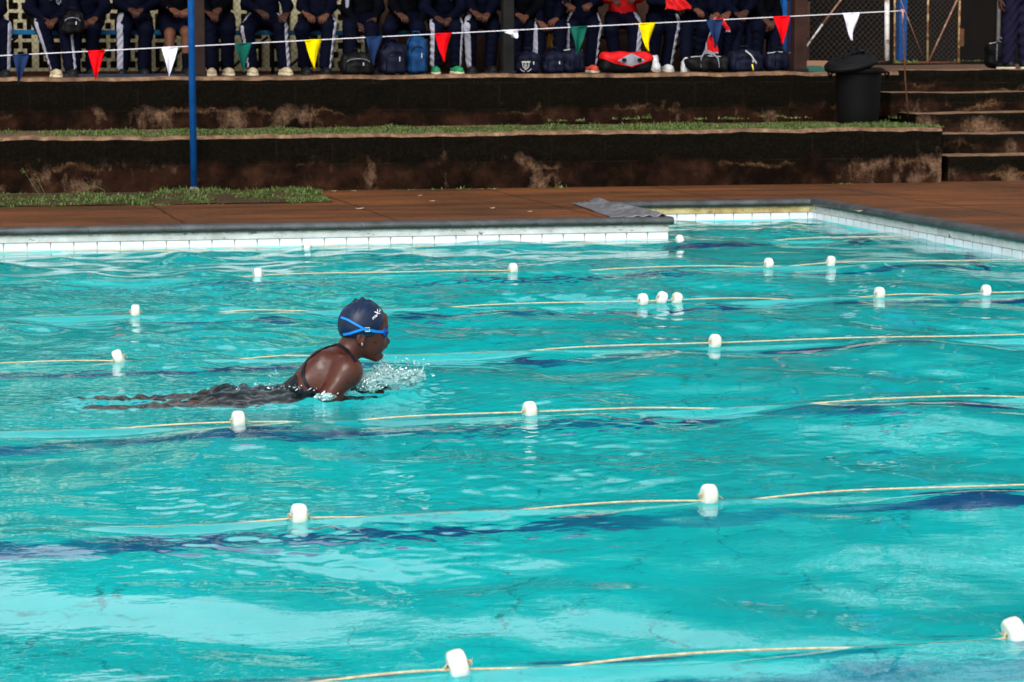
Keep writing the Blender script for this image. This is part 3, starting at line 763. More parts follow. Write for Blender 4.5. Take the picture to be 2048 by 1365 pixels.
hd = np.maximum(hd, -f.ell(S(775, 703.5), (.036, .026, .0135), ry=.16))               # open mouth
for sg in (-1, 1):
    hd = np.maximum(hd, -(f.ell(S(769, 661, sg * .030), (.014, .017, .012))))         # eye sockets
    hd = smin(hd, f.ell(S(764, 661, sg * .030), (.013, .012, .011)), .004)
    ear = f.ell(S(722, 678, sg * .072), (.020, .009, .028), ry=.2)
    ear = np.maximum(ear, -f.ell(S(723, 677, sg * .082), (.011, .006, .016), ry=.2)); hd = smin(hd, ear, .006)
bd = smin(bd, hd, .022)
ex = []
v1, f1 = place_hand('flat', wr + [.0, 0, 0], S(775, 818, -.03) - wr, (0, .2, -1), s=.92); ex.append((v1, f1))
v2, f2 = place_hand('flat', wr2, S(800, 770, .0) - wr2, (0, -.2, -1), left=True, s=.92); ex.append((v2, f2 + len(v1)))
extra = (np.concatenate([v1, v2]), np.concatenate([f1, f2 + len(v1)]))
sw = empty('person', (SW[0], SW[1], 0)); swo = (SW[0], SW[1], 0)
tag(sw, 'swimmer in navy cap and blue goggles doing breaststroke, head raised and mouth open', 'person')
f.mesh('body', bd, M_SKIN, sw, swo, extra)
# suit: skin of the torso grown 4 mm, cut low at the back
torh = smin(tor, smin(f.cap(S(478, 838, -.07), S(440, 826, -.085), .080, .070), f.cap(S(478, 838, .07), S(440, 826, .085), .080, .070), .03), .03)
n_ = (S(646, 792) - S(588, 768)); cutp = S(588, 768)
cut = ((f.X - cutp[0]) * n_[2] - (f.Z - cutp[2]) * n_[0]) / np.hypot(n_[0], n_[2])
cut = np.minimum(cut, -1e9 * 0 + cut)
front = (f.Z - (S(646, 792)[2]) + .25 * (f.X - S(640, 786)[0]))
A_, B_ = S(588, 766), S(648, 794); zl = A_[2] + (f.X - A_[0]) / (B_[0] - A_[0]) * (B_[2] - A_[2])
suit = np.maximum(torh - .004, np.minimum(f.X - A_[0] + 0 * f.Z, np.maximum(f.Z - zl, f.X - B_[0])))
suit = np.maximum(suit, S(425, 800)[0] - f.X + 0 * f.Z)
f.mesh('swimsuit', suit, M_SUIT, sw, swo)
# cap
l1a, l1b, l2b = S(677, 674), S(739, 671), S(776, 627)
def half(a, b_):
    v = b_ - a; return ((f.X - a[0]) * v[2] - (f.Z - a[2]) * v[0]) / np.hypot(v[0], v[2])
wrk = .0022 * np.sin((f.X - hc[0]) * 190 + 3 * np.sin((f.Y - hc[1]) * 60)) * np.clip((f.Z - hc[2] - .045) / .04, 0, 1)
capf = smin(f.ell(hc, (.0945, .081, .0925)), f.ell(S(711, 653), (.064, .076, .074)), .02)
capf = np.maximum(capf - .001 - wrk, np.maximum(half(l1a, l1b), half(l1b, l2b)))
fl_ = [S(712, 600), S(725, 597), S(738, 601)]
for p in fl_: capf = smin(capf, f.ell(p + [0, 0, -.002], (.009, .020, .007)), .008)
cap = f.mesh('swim_cap', capf, M_CAP, sw, swo)

from mathutils.bvhtree import BVHTree
def bvh(objs):
    V = []; F_ = []
    for o in objs:
        n0 = len(V); V += [tuple(np.array(v.co) + np.array(swo)) for v in o.data.vertices]; F_ += [tuple(i + n0 for i in p.vertices) for p in o.data.polygons]
    return BVHTree.FromPolygons(V, F_)
tree = bvh([o for o in sw.children])
def drape(px, py, side=-1, off=.002):
    """closest point of the swimmer's surface to a point beside the head"""
    d = ray(px, py); d = d / np.linalg.norm(d); p = S(px, py) + d * .35 * side
    hit, nr, _, _ = tree.ray_cast(Vector(p), Vector(d * -side))
    if hit is None:
        hit, nr, _, _ = tree.find_nearest(Vector(S(px, py, side * .04)))
    return np.array(hit) + np.array(nr) * off, np.array(nr)
def ribbon(pts, wd, m, name, parent, th=.0032, side=-1, sub=6):
    P = []
    for a, b_ in zip(pts[:-1], pts[1:]):
        for t in np.arange(sub) / sub: P.append((a[0] * (1 - t) + b_[0] * t, a[1] * (1 - t) + b_[1] * t))
    P.append(pts[-1]); C_ = []; N_ = []
    for x, y in P: c, n = drape(x, y, side, th); C_.append(c); N_.append(n)
    C_ = np.array(C_); N_ = np.array(N_)
    for _ in range(2):
        C_[1:-1] = (C_[:-2] + 2 * C_[1:-1] + C_[2:]) / 4; N_[1:-1] = (N_[:-2] + 2 * N_[1:-1] + N_[2:]) / 4
    V = []; F_ = []
    for i in range(len(C_)):
        t = C_[min(i + 1, len(C_) - 1)] - C_[max(i - 1, 0)]; n = N_[i] / np.linalg.norm(N_[i]); s_ = np.cross(t, n); s_ /= np.linalg.norm(s_) + 1e-9
        for a, b_ in ((-1, -1), (1, -1), (1, 1), (-1, 1)): V.append(C_[i] + s_ * wd / 2 * a + n * th * b_ - np.array(swo))
    for i in range(len(C_) - 1):
        for k in range(4): F_.append((i * 4 + k, i * 4 + (k + 1) % 4, i * 4 + 4 + (k + 1) % 4, i * 4 + 4 + k))
    m_ = MB(); m_.add(V, F_ + [(3, 2, 1, 0), tuple(len(V) - 4 + k for k in range(4))]); return m_.build(name, m, parent, smooth=False)
M_GOG = simple('bright_blue_rubber', (.01, .19, .62), .35, .1)
M_CUP = simple('deep_blue_cup', (.002, .035, .19), .25, .1)
M_LENS = G('dark_blue_lens').done((.003, .03, .16), .08)
gog = empty('goggles'); gog.parent = sw
for side in (-1, 1):
    ribbon([(684, 636), (696, 640), (710, 648), (726, 657), (732, 659)], .0085, M_GOG, 'strap', gog, side=side)
    ribbon([(688, 669), (700, 667), (714, 662), (727, 658), (732, 659)], .0085, M_GOG, 'strap', gog, side=side)
    ribbon([(732, 659), (742, 661), (752, 663), (762, 664), (768, 664)], .0100, M_GOG, 'strap', gog, side=side)
    c, n = drape(734, 659, side, .005); bx = MB(); M_ = Matrix.Translation(Vector(c - np.array(swo)))
    bx.tube([c - np.array(swo) + np.array([a * .0085, side * .001, b_ * .0075]) for a, b_ in ((-1, -1), (1, -1), (1, 1), (-1, 1), (-1, -1))], .0016, 6)
    bx.build('buckle', simple('lime_buckle', (.55, .75, .05), .4), gog)
g2 = Field(S(755, 680) * [1, 0, 1] + [0, YS - .09, 0], S(785, 645) * [1, 0, 1] + [0, YS + .09, 0], .0024)
for sg in (-1, 1):
    cc = S(767, 664.5, sg * .032)
    cup = np.maximum(g2.ell(cc, (.0185, .029, .0225)), -(g2.ell(cc + [-.012, 0, 0], (.018, .024, .018)))); g2.mesh('goggle_cup', cup, M_CUP, gog, swo)
    ln = g2.ell(cc + [.0060, 0, 0], (.0150, .0235, .0165)); g2.mesh('lens', ln, M_LENS, gog, swo)
mb = MB(); mb.tube([S(772, 663, -.014) - np.array(swo), S(775, 664, 0) - np.array(swo), S(772, 663, .014) - np.array(swo)], .0028, 6); mb.build('nose_bridge', M_GOG, gog)
# suit straps on the back and over the shoulder
ribbon([(673, 690), (650, 697), (632, 707), (615, 722)], .013, M_SUIT, 'suit_strap', sw, .0025)
ribbon([(676, 690), (690, 699), (702, 712), (711, 724)], .014, M_SUIT, 'suit_strap', sw, .0025)
ribbon([(615, 722), (608, 736), (606, 750), (610, 766), (622, 780), (640, 790)], .014, M_SUIT, 'suit_strap', sw, .0025)
mb = MB(); c, n = drape(724, 687, -1, .001); c = c - np.array(swo)
mb.tube([c + np.array([.003 * math.cos(a), -.001, .0045 * math.sin(a) - .004]) for a in np.linspace(0, 6.28, 13)], .0008, 6)
mb.build('earring', simple('silver', (.7, .7, .68), .25, Metallic=1.0), sw)
# lettering on the cap, bent onto its surface
def cap_text(body, px, py, size, ang, sx=1.0):
    cu = bpy.data.curves.new('cap_lettering', 'FONT'); cu.body = body; cu.size = size; cu.shear = .25; cu.offset = 0.0
    o = bpy.data.objects.new('cap_lettering', cu); link(o); dg = bpy.context.evaluated_depsgraph_get()
    me = bpy.data.meshes.new_from_object(o.evaluated_get(dg)); bpy.data.objects.remove(o)
    for v in me.vertices:
        x, y = v.co.x * sx, v.co.y; u = x * math.cos(ang) - y * math.sin(ang); vv = x * math.sin(ang) + y * math.cos(ang)
        c, n = drape(px + u * 518, py - vv * 518, -1, .0012); v.co = Vector(c - np.array(swo))
    o = link(bpy.data.objects.new('cap_lettering', me), cap); me.materials.append(simple('white_print', (.8, .8, .82), .5, .05)); return o
cap_text('ma', 746, 640.5, .017, .80)
cap_text('X', 752.5, 634.5, .029, .72)
cap_text('ed', 758.5, 626, .013, 1.0)

# ------------------------------------------------------------------ splash
def m_splash():
    g = G('splash_water'); g.done((.66, .93, .93), .05); g.b.inputs['Transmission Weight'].default_value = .72; g.b.inputs['IOR'].default_value = 1.33
    return g.m
M_SPL = m_splash(); M_FOAM = simple('foam', (.80, .86, .88), .35, .08)
def ico():
    import bmesh
    bm = bmesh.new(); bmesh.ops.create_icosphere(bm, subdivisions=1, radius=1); v0 = np.array([v.co[:] for v in bm.verts]); f0 = np.array([[v.index for v in fc.verts] for fc in bm.faces]); bm.free(); return v0, f0
IV, IF = ico()
def splash(regions, sheets_, label, seed=3):
    """regions: (px, py, dy, rx, ry, rz, n, rmin, rmax) drops; sheets_: torn lumpy water (px, py, dy, rx, ry, rz, fill)"""
    r_ = np.random.default_rng(seed); Vs = []; Fs = []; mi = []; n = 0
    for px, py, dy, rx, ry, rz, cnt, a, b_ in regions:
        c = S(px, py, dy)
        for _ in range(cnt):
            p = c + r_.normal(0, 1, 3) * [rx, ry, rz] * .55; r = a + (b_ - a) * r_.random() ** 2.5
            ax = r_.normal(0, 1, 3) + [1.0, 0, .6]; ax /= np.linalg.norm(ax); vv = IV * r; vv = vv + np.outer(vv @ ax, ax) * (r_.uniform(1, 4.5) - 1)
            vv = vv + r_.normal(0, .10 * r, vv.shape); Vs.append(vv + p); Fs.append(IF + n); n += len(IV); mi += [int(r_.random() < .35)] * len(IF)
    for px, py, dy, rx, ry, rz, fill in sheets_:
        c = S(px, py, dy); f_ = Field(c - [rx * 1.2, ry * 1.2, rz * 1.3], c + [rx * 1.2, ry * 1.2, rz * 1.3], .0030); w_ = 0
        for _ in range(26):
            k = r_.normal(0, 1, 3); k /= np.linalg.norm(k); k *= 2 * math.pi / r_.uniform(.026, .085); k[0] *= .7; ph = r_.uniform(0, 6.28)
            w_ = w_ + np.sin(k[0] * f_.X + k[1] * f_.Y + k[2] * f_.Z + ph)
        e = np.sqrt(((f_.X - c[0]) / rx) ** 2 + ((f_.Y - c[1]) / ry) ** 2 + ((f_.Z - c[2]) / rz) ** 2)
        V, F_ = surfnet(np.ascontiguousarray(np.maximum(np.abs(w_ / 5.1 - .1) - fill * (1.25 - e), e - 1.1) * .01).astype(np.float32), f_.lo, f_.st)
        F3 = np.concatenate([F_[:, :3], F_[:, [0, 2, 3]]]); Vs.append(V); Fs.append(F3 + n); n += len(V); mi += [0] * len(F3)
    o = npmesh('splash', np.concatenate(Vs), np.concatenate(Fs), M_SPL, smooth=True); o.data.materials.append(M_FOAM); o.data.polygons.foreach_set('material_index', mi[:len(o.data.polygons)])
    return tag(o, label, 'splash', kind='stuff')
splash([(812, 750, -.02, .075, .07, .026, 240, .0008, .0042), (765, 752, -.03, .07, .06, .026, 130, .0008, .0034), (780, 735, .0, .05, .05, .03, 60, .0008, .003),
        (740, 768, -.12, .06, .04, .02, 160, .0008, .003), (765, 716, 0, .012, .02, .03, 26, .0008, .003), (838, 728, 0, .07, .05, .02, 26, .001, .0035)],
       [(778, 760, -.02, .110, .085, .040, .34), (822, 752, -.02, .060, .06, .030, .30), (738, 765, -.06, .07, .06, .040, .30), (765, 742, 0, .05, .05, .035, .16)], 'spray and torn water thrown up in front of the swimmer chin and chest')
splash([(650, 793, -.20, .032, .03, .010, 200, .0008, .0038), (600, 772, -.06, .08, .08, .010, 110, .0008, .003), (520, 775, -.02, .10, .08, .008, 70, .0008, .0026), (545, 748, .1, .03, .03, .012, 26, .0008, .003)],
       [(652, 794, -.20, .040, .04, .018, .20), (690, 785, -.14, .05, .04, .016, .14)], 'foam and drops around the swimmer elbow and back', seed=5)
# ------------------------------------------------------------------ poles, bunting, bin
M_BLUE = simple('blue_gloss_paint', (.005, .075, .27), .4, .25, 9, .2)
M_RUST = simple('rusty_steel', (.085, .035, .018), .8, .4, 30, .5)
m_ = MB(); p0 = onY(388, 378, 20.66); p1 = onY(382, 0, 20.66); dd = (p1 - p0) / (p1[2] - p0[2])
root = empty('blue_pole', (p0[0], 20.66, DZ)); m_.tube([(0, 0, -.02), tuple(dd * 2.0 * [1, 1, 1]), tuple(dd * 3.6)], [.0275, .027, .0265], 20)
m_.build('pole', M_BLUE, root, smooth=True)
m_ = MB(); m_.lathe([(.050, -.01), (.046, .015), (.036, .035), (.029, .05)], 16); m_.build('footing', simple('old_concrete', (.20, .17, .14), .9), root, smooth=True)
tag(root, 'tall bright blue painted pole standing in the grass patch', 'pole')

YB = 21.95
rt_ = onY(1805, 22, YB); rb = onY(1818, 248, YB)
m_ = MB(); m_.tube([(rb[0], YB, z1(9.3) - .03), (rb[0] * .6 + rt_[0] * .4 - .012, YB, rb[2] * .6 + rt_[2] * .4), (rt_[0], YB, rt_[2] + .01)], .0075, 8)
o = m_.build('steel_rod', M_RUST, smooth=True); tag(o, 'thin rusty steel rod behind the black bin, holding the end of the flag line', 'rod')
def cloth(name, col):
    g = G(name); n = g.noise(9, 4); c = g.ramp(n, (.3, tuple(v * .75 for v in col)), (.7, tuple(min(1, v * 1.15) for v in col)))
    g.bump(g.noise(220, 2), .15, .001); g.done(c, .75); g.b.inputs['Specular IOR Level'].default_value = .04
    return g.m
FC = dict(navy=cloth('navy_cloth', (.012, .028, .085)), red=cloth('red_cloth', (.75, .004, .008)), white=cloth('white_cloth', (.78, .78, .90)),
          green=cloth('green_cloth', (.006, .085, .062)), yellow=cloth('yellow_cloth', (.88, .66, .002)))
flags = [(-250, 'navy'), (-105, 'yellow'), (42, 'navy'), (193, 'red'), (340, 'white'), (487, 'green'), (627, 'yellow'), (748, 'navy'), (887, 'red'), (1022, 'folded'), (1158, 'green'), (1294, 'yellow'), (1430, 'navy'), (1564, 'red'), (1703, 'white')]
def line_y(px): return 22 + (112 - 22) * (1805 - px) / 1805 + 4.0 * math.sin(math.pi * max(0, min(1, (px + 300) / 2105))) * 0
bun = empty('bunting', (rt_[0], YB, rt_[2])); bo = np.array((rt_[0], YB, rt_[2]))
m_ = MB(); pts = [onY(px, line_y(px), YB) - bo for px in np.linspace(-700, 1805, 60)]
m_.tube([(p[0], p[1] + .0, p[2]) for p in pts], .0042, 6); m_.build('cord', simple('white_cord', (.74, .72, .78), .7, .1), bun, smooth=True)
for k, (px, cn) in enumerate(flags):
    a = onY(px - 17.5, line_y(px - 17.5), YB); b_ = onY(px + 16.5, line_y(px + 16.5), YB)
    fold = cn == 'folded'; L_ = .055 if fold else .243; nu, nv = 13, 22; Vv = []; Ff = []
    sw_ = rng.uniform(-.022, .022); ph = rng.uniform(0, 6)
    for i in range(nu):
        for j in range(nv):
            u, t = i / (nu - 1), j / (nv - 1)
            wdt = 1 - t if not fold else 1 - .35 * t
            c = (a + b_) / 2 + (b_ - a) * (u - .5) * wdt; y = .017 * math.sin(u * 7 + ph + t * 2) * (.35 + t) + .022 * math.sin(t * 5 + ph) * t
            sag = L_ * t * (1 if not fold else (.35 + 1.0 * u)); x = sw_ * t * t + (b_ - a)[0] * -.03 * t
            if fold: x += .02 * t
            Vv.append((c[0] - bo[0] + x, c[1] - bo[1] + y * (1 if not fold else 2), c[2] - bo[2] - sag))
    for i in range(nu - 1):
        for j in range(nv - 1): n = i * nv + j; Ff.append((n, n + nv, n + nv + 1, n + 1))
    mm = MB(); mm.add(Vv, Ff); o = mm.build('pennant', FC['white' if fold else cn], bun, smooth=True)
    sl_ = o.modifiers.new('s', 'SOLIDIFY'); sl_.thickness = .0015
    o['label'] = 'white pennant flipped up over the cord' if fold else cn + ' triangular pennant'
    hm = MB(); hm.tube([a - bo, b_ - bo], .0065, 6); h_ = hm.build('hem', FC['white' if fold else cn], o, smooth=True)
kb = MB(); kn = empty('knot'); kn.parent = bun; bpy.data.objects.remove(kn)
for a in range(5): kb.tube([(.014 * math.cos(a * 1.3 + t), .011 * math.sin(t), .012 * math.sin(a + t * 1.0)) for t in np.linspace(0, 6.28, 10)], .004, 5)
kb.tube([(0, -.01, 0), (.004, -.012, -.05), (-.008, -.012, -.11)], .003, 5); kb.tube([(0, -.01, 0), (-.008, -.012, -.04), (-.002, -.012, -.09)], .003, 5)
kb.build('knot', simple('pink_twine', (.62, .28, .24), .8), bun, smooth=True)
tag(bun, 'string of coloured triangular pennants stretched across in front of the spectators', 'bunting')

M_BIN = simple('black_plastic', (.0010, .0010, .0012), .7, .3, 8, .1)
M_BLID = simple('black_plastic_lid', (.0035, .0035, .004), .6, .3, 8, .1)
bc = onY(1730, 248, 21.7); br_ = .5 * (onY(1767, 240, 21.7)[0] - onY(1686, 240, 21.7)[0])
bin_ = empty('rubbish_bin', (bc[0], 21.7 + br_ * .9, z1(bc[0]) - .005)); Hh = onY(1730, 136, 21.7)[2] - bin_.location.z
m_ = MB(); m_.lathe([(br_ * .93, 0), (br_ * .97, .02), (br_ * 1.0, .3 * Hh), (br_ * 1.06, .80 * Hh), (br_ * 1.08, Hh * .93), (br_ * 1.08, Hh), (br_ * 1.02, Hh), (br_ * .98, Hh * .5), (br_ * .9, .04)], 56, close=False)
m_.lathe([(0.001, .01), (br_ * .92, .01)], 56, close=False); m_.build('bin_body', M_BIN, bin_, smooth=True)
m_ = MB(); r2 = br_ * 1.10
m_.lathe([(r2, Hh * .90), (r2 * 1.055, Hh * .895), (r2 * 1.09, Hh * .905), (r2 * 1.10, Hh * .97), (r2 * 1.06, Hh * .985), (r2 * 1.0, Hh * .985)], 56, close=False); m_.build('rim', M_BIN, bin_, smooth=True)
for s_ in (-1, 1):
    m_ = MB(); x = s_ * r2 * 1.06; m_.tube([(x, -.05, Hh * .93), (x + s_ * .045, -.05, Hh * .91), (x + s_ * .05, 0, Hh * .82), (x + s_ * .045, .05, Hh * .91), (x, .05, Hh * .93)], .011, 8); m_.build('handle', M_BIN, bin_, smooth=True)
m_ = MB(); Ml = Matrix.Translation((-.085, -.015, Hh + .045)) @ Matrix.Rotation(R(-13), 4, 'Y') @ Matrix.Rotation(R(8), 4, 'X'); r3 = br_ * 1.22
m_.lathe([(r3 * .93, -.03), (r3 * 1.0, -.035), (r3 * 1.02, .0), (r3 * .97, .012), (r3 * .90, .014), (r3 * .87, .030), (r3 * .80, .034), (r3 * .77, .028), (r3 * .60, .040), (r3 * .3, .055), (.03, .06), (.001, .06)], 56, Ml, close=False)
lid = m_.build('lid', M_BLID, bin_, smooth=True); m_ = MB(); m_.tube([Ml @ Vector(p) for p in ((-.07, 0, .055), (-.06, 0, .082), (.06, 0, .082), (.07, 0, .055))], .009, 8); m_.build('lid_handle', M_BLID, lid, smooth=True)
m_ = MB(); 
for t in range(9): m_.tube([Ml @ Vector((.10 + .05 * math.cos(t + q_), .08 + .06 * math.sin(t * 1.7 + q_), .05 + .03 * math.sin(t * 2.1 + q_ * 2))) for q_ in np.linspace(0, 2.4, 6)], .014, 6)
m_.build('bin_liner', simple('black_liner', (.004, .004, .005), .25), bin_, smooth=True)
tag(bin_, 'big black plastic rubbish bin with its lid lying askew, on the lower terrace', 'bin')

# ------------------------------------------------------------------ the covered stand
YSEAT, YFOOT, YBACK = 24.15, 23.62, 24.75
def fl2(x): return z2(x) - .01
M_CREAM = simple('cream_breeze_block', (.82, .74, .47), .8, .14, 10, .3)
M_BRICK = None
def m_brick():
    g = G('red_brick'); x, y, z = g.xyz()
    br2 = g.n('TexBrick', {'Vector': g.n('CombineXYZ', {0: x, 1: z, 2: 0.0}).outputs[0], 'Scale': 1.0, 'Mortar Size': .006, 'Brick Width': .235, 'Row Height': .085,
        'Color1': (.20, .045, .022), 'Color2': (.14, .032, .018), 'Mortar': (.13, .10, .07)}); n = g.noise(30, 4)
    g.bump(n, .3, .004); return g.done(g.mix(g.math('MULTIPLY', n, .4), br2.outputs[0], (.05, .02, .012)), .85)
xa, xb = onY(-500, 60, YBACK)[0], onY(748, 60, YBACK)[0]
pit = .272; zc = onY(30, 143, YBACK)[2]; ph_ = onY(36, 100, YBACK)[0]
x0g = ph_ - .11 - 20 * pit
wl_ = empty('breeze_block_wall', (0, YBACK, zc)); m_ = MB(); bd_ = .026; T_ = .10
k = int((xb - x0g) / pit)
rows = 6
for r in range(rows):
    zz0 = r * pit
    m_.box(x0g, x0g + (k + 1) * pit, 0, T_, zz0 - .001 if r else 0, zz0 + .030)
    for c in range(k + 1):
        xx0 = x0g + c * pit; cx = xx0 + pit / 2; cz = zz0 + .030 + (pit - .030) / 2 ; zt_ = zz0 + pit
        m_.box(xx0 - .030, xx0 + .030, .002, T_ - .002, zz0 + .030, zt_)
        a, b2 = .058, .030; y0, y1_ = .004, T_ - .004
        m_.box(cx - a, cx + a, y0, y1_, cz - a, cz - b2); m_.box(cx - a, cx + a, y0, y1_, cz + b2, cz + a)
        m_.box(cx - a, cx - b2, y0 + .001, y1_, cz - b2, cz + b2); m_.box(cx + b2, cx + a, y0 + .001, y1_, cz - b2, cz + b2)
        m_.box(cx - .014, cx + .014, y0, y1_, zz0 + .030, cz - a); m_.box(cx - .014, cx + .014, y0, y1_, cz + a, zt_)
m_.box(x0g, x0g + (k + 1) * pit, 0, T_, rows * pit, rows * pit + .12)
m_.build('block_screen', M_CREAM, wl_)
m_ = MB(); m_.box(x0g, x0g + (k + 1) * pit, -.012, T_ + .01, -.10, 0); m_.build('brick_base', m_brick(), wl_)
tag(wl_, 'cream pierced breeze block wall on a red brick base behind the spectators at left', 'wall')
M_DARK = simple('dark_wall_and_void', (.020, .013, .010), .85, .4, 3)
m_ = MB(); m_.box(x0g - 6, xb + .06, YBACK + .9, YBACK + 1.1, 1, 3.9); m_.box(xb + .07, onY(1618, 50, YBACK)[0], YBACK + .05, YBACK + .25, 1.75, 3.9)  # left box: shade of the void behind the blocks, put into a dark wall
o = m_.build('back_wall', M_DARK); tag(o, 'dark wall at the back of the stand, its left part standing in for a dark void', 'wall')
m_ = MB(); m_.box(xb + .07, onY(1618, 50, YBACK)[0], YBACK - .02, YBACK + .24, .98, 1.75)
o = m_.build('dado_wall', simple('red_brown_plaster', (.075, .040, .028), .85, .4, 5, .4)); tag(o, 'low red brown wall behind the spectators legs right of centre', 'wall')

def chain_link(name, a, b_, z0, z1_, label, m, pitch=.062, wire=.0016, cat='fence', parent=None):
    """woven wire panel between plan points a and b_"""
    a = np.array(a); b_ = np.array(b_); L = np.linalg.norm(b_ - a); t = (b_ - a) / L; H = z1_ - z0; mm = MB()
    for sgn in (1, -1):
        for k in np.arange(-H, L + H, pitch):
            s0, s1 = (k, k + H) if sgn > 0 else (k + H, k)
            u0, u1 = 0., 1.
            lo_, hi_ = sorted((s0, s1))
            if hi_ < 0 or lo_ > L: continue
            def P_(u): s = s0 + (s1 - s0) * u; return (a[0] + t[0] * s, a[1] + t[1] * s + sgn * wire * .8, z0 + H * u)
            c0 = max(0, (0 - s0) / (s1 - s0) if sgn > 0 else (L - s0) / (s1 - s0)); c1 = min(1, (L - s0) / (s1 - s0) if sgn > 0 else (0 - s0) / (s1 - s0))
            if c1 - c0 > .01: mm.tube([P_(c0), P_(c1)], wire, 4, cap=False)
    o = mm.build(name, m, parent)
    if label: tag(o, label, cat)
    return o
M_WIRE = simple('dull_wire', (.040, .034, .028), .7, .3, 20, .1)
M_WIRED = simple('dark_wire', (.05, .045, .035), .7, .3, 20, .1)
chain_link('chain_link_screen', (x0g, YBACK - .06), (xb, YBACK - .06), 1.02, 2.0, 'fine chain link mesh stretched in front of the cream block wall', M_WIRED, .062, .0012)

# bench
def benchb(x0, x1, y, m, label, legs):
    rt = empty('bench', (x0, y, fl2(x0))); h = onY(40, 60, y)[2] - fl2(x0)
    mm = MB(); mm.box(0, x1 - x0, -.11, .11, h - .045, h); mm.build('seat', m, rt, bevel=.006)
    mm = MB(); mm.box(0, x1 - x0, .13, .33, h - .045, h); mm.build('seat', m, rt, bevel=.006)
    for s in legs:
        mm = MB(); mm.tube([(s - x0, -.08, 0), (s - x0, -.08, h - .045)], .017, 8); mm.tube([(s - x0, .3, 0), (s - x0, .3, h - .045)], .017, 8); mm.tube([(s - x0, -.08, h - .06), (s - x0, .3, h - .06)], .015, 8); mm.tube([(s - x0 + .03, -.08, .02), (s - x0 + .42, -.08, h - .06)], .013, 8)
        mm.build('leg_frame', MT['steel'], rt, smooth=True)
    tag(rt, label, 'bench'); return rt
MT['steel'] = simple('black_steel', (.010, .009, .009), .6)
benchb(onY(-420, 60, YSEAT)[0], onY(392, 60, YSEAT)[0], YSEAT, simple('blue_bench_paint', (.006, .10, .24), .5), 'blue plank bench under the spectators left of the blue pole', [onY(p, 60, YSEAT)[0] for p in (-300, -60, 155, 297)])
benchb(onY(412, 60, YSEAT)[0], onY(1000, 60, YSEAT)[0], YSEAT, simple('blue_bench_paint', (.006, .06, .13), .5), 'blue plank bench under the spectators between the left and middle posts', [onY(p, 60, YSEAT)[0] for p in (443, 555, 700, 860)])
benchb(onY(1032, 60, YSEAT)[0], onY(1560, 60, YSEAT)[0], YSEAT, simple('grey_bench_paint', (.03, .03, .035), .6), 'dark plank bench under the spectators right of the middle post', [onY(p, 60, YSEAT)[0] for p in (1060, 1215, 1290, 1440, 1530)])

for px, wpx, col, lab, Yp in [(398.5, 20, (.022, .012, .009), 'dark brown roof post just right of the blue pole', 23.1), (1015, 22, (.008, .008, .008), 'black roof post in the middle of the stand', 23.1), (1597, 27, (.030, .012, .009), 'reddish brown roof post at the right end of the stand', 23.0)]:
    c = onY(px, 100, Yp); hw = wpx / 2 * 24.0 / 5185; m_ = MB(); rt = empty('roof_post', (c[0], Yp, fl2(c[0])))
    m_.box(-hw, hw, -hw, hw, -.02, 4.08 - fl2(c[0])); m_.build('post', simple('post_paint', col, .6, .4, 6, .3), rt, bevel=.008)
    m_ = MB(); m_.box(-hw - .012, hw + .012, -hw - .012, hw + .012, -.01, .035); m_.build('base_plate', MT['steel'], rt); tag(rt, lab, 'post')
m_ = MB(); xr0, xr1 = -14, onY(1625, 100, 23)[0]; rt = empty('stand_roof', (0, 23.1, 4.1))
n = 140
for i in range(n):
    a, b_ = xr0 + (xr1 - xr0) * i / n, xr0 + (xr1 - xr0) * (i + 1) / n; c = (a + b_) / 2
    for u, v_, z_ in ((a, c, 0), (c, b_, 1)):
        m_.box(u, v_, -.3, 3.6, .05 + .02 * z_, .06 + .02 * z_, Matrix.Rotation(R(4), 4, 'X'))
m_.build('roof_sheeting', simple('dark_roof_sheet', (.05, .045, .04), .6), rt)
for y in (.3, 1.4, 2.6):
    m_ = MB(); m_.box(xr0, xr1, y - .04, y + .04, .0 + y * .07 - .09, .0 + y * .07 + .045); m_.build('beam', MT['steel'], rt)
m_ = MB(); m_.box(xr0, xr1, -.33, -.305, -.14, .09); m_.build('fascia', simple('dark_fascia', (.03, .02, .015), .7), rt)
tag(rt, 'dark corrugated roof sheltering the spectators, above the view', 'roof')

# ------------------------------------------------------------------ gate area at the right
YG = 23.45
M_PIPE = None
def m_pipe(nm, ca, cb, th=.55):
    g = G(nm); n = g.noise(16, 6, .7); c = g.ramp(n, (th - .04, ca), (th + .04, cb)); g.bump(n, .3, .004); return g.done(c, .7)
M_PW = m_pipe('peeling_white_pipe', (.55, .54, .52), (.20, .12, .08)); M_PY = m_pipe('yellowed_rusty_pipe', (.42, .30, .13), (.14, .05, .02), .5)
M_PB = m_pipe('brown_rusty_pipe', (.16, .07, .04), (.30, .18, .12))
def pole2(nm, p, q_, wpx, m, Y, par=None, base=None):
    a, b_ = onY(*p, Y), onY(*q_, Y); r = wpx / 2 * Y * 1.03 / 5185; mm = MB(); off_ = base if base is not None else np.zeros(3)
    if b_[2] < a[2]: a, b_ = b_, a
    if par is None and q_[1] <= 0 or p[1] <= 0: b_ = a + (b_ - a) * 1.6 if nm in ('fence_post', 'post') else b_
    mm.tube([a - off_, b_ - off_], r, 12); return mm.build(nm, m, par, smooth=True)
fb = onY(1612, 125, YG); fence = empty('chain_link_fence', tuple(fb)); fo = np.array(fb)
zt_ = onY(1700, -60, YG)[2]
o = chain_link('wire_mesh', (fb[0] - fo[0], 0), (onY(1770, 100, YG)[0] - fo[0], 0), onY(1700, 128, YG)[2] - fo[2], 2.6 - fo[2] + .3, None, M_WIRE, .058, .0019, parent=fence)
pole2('post', (1774, 122), (1774, 0), 10, M_PW, YG - .01, fence, fo)
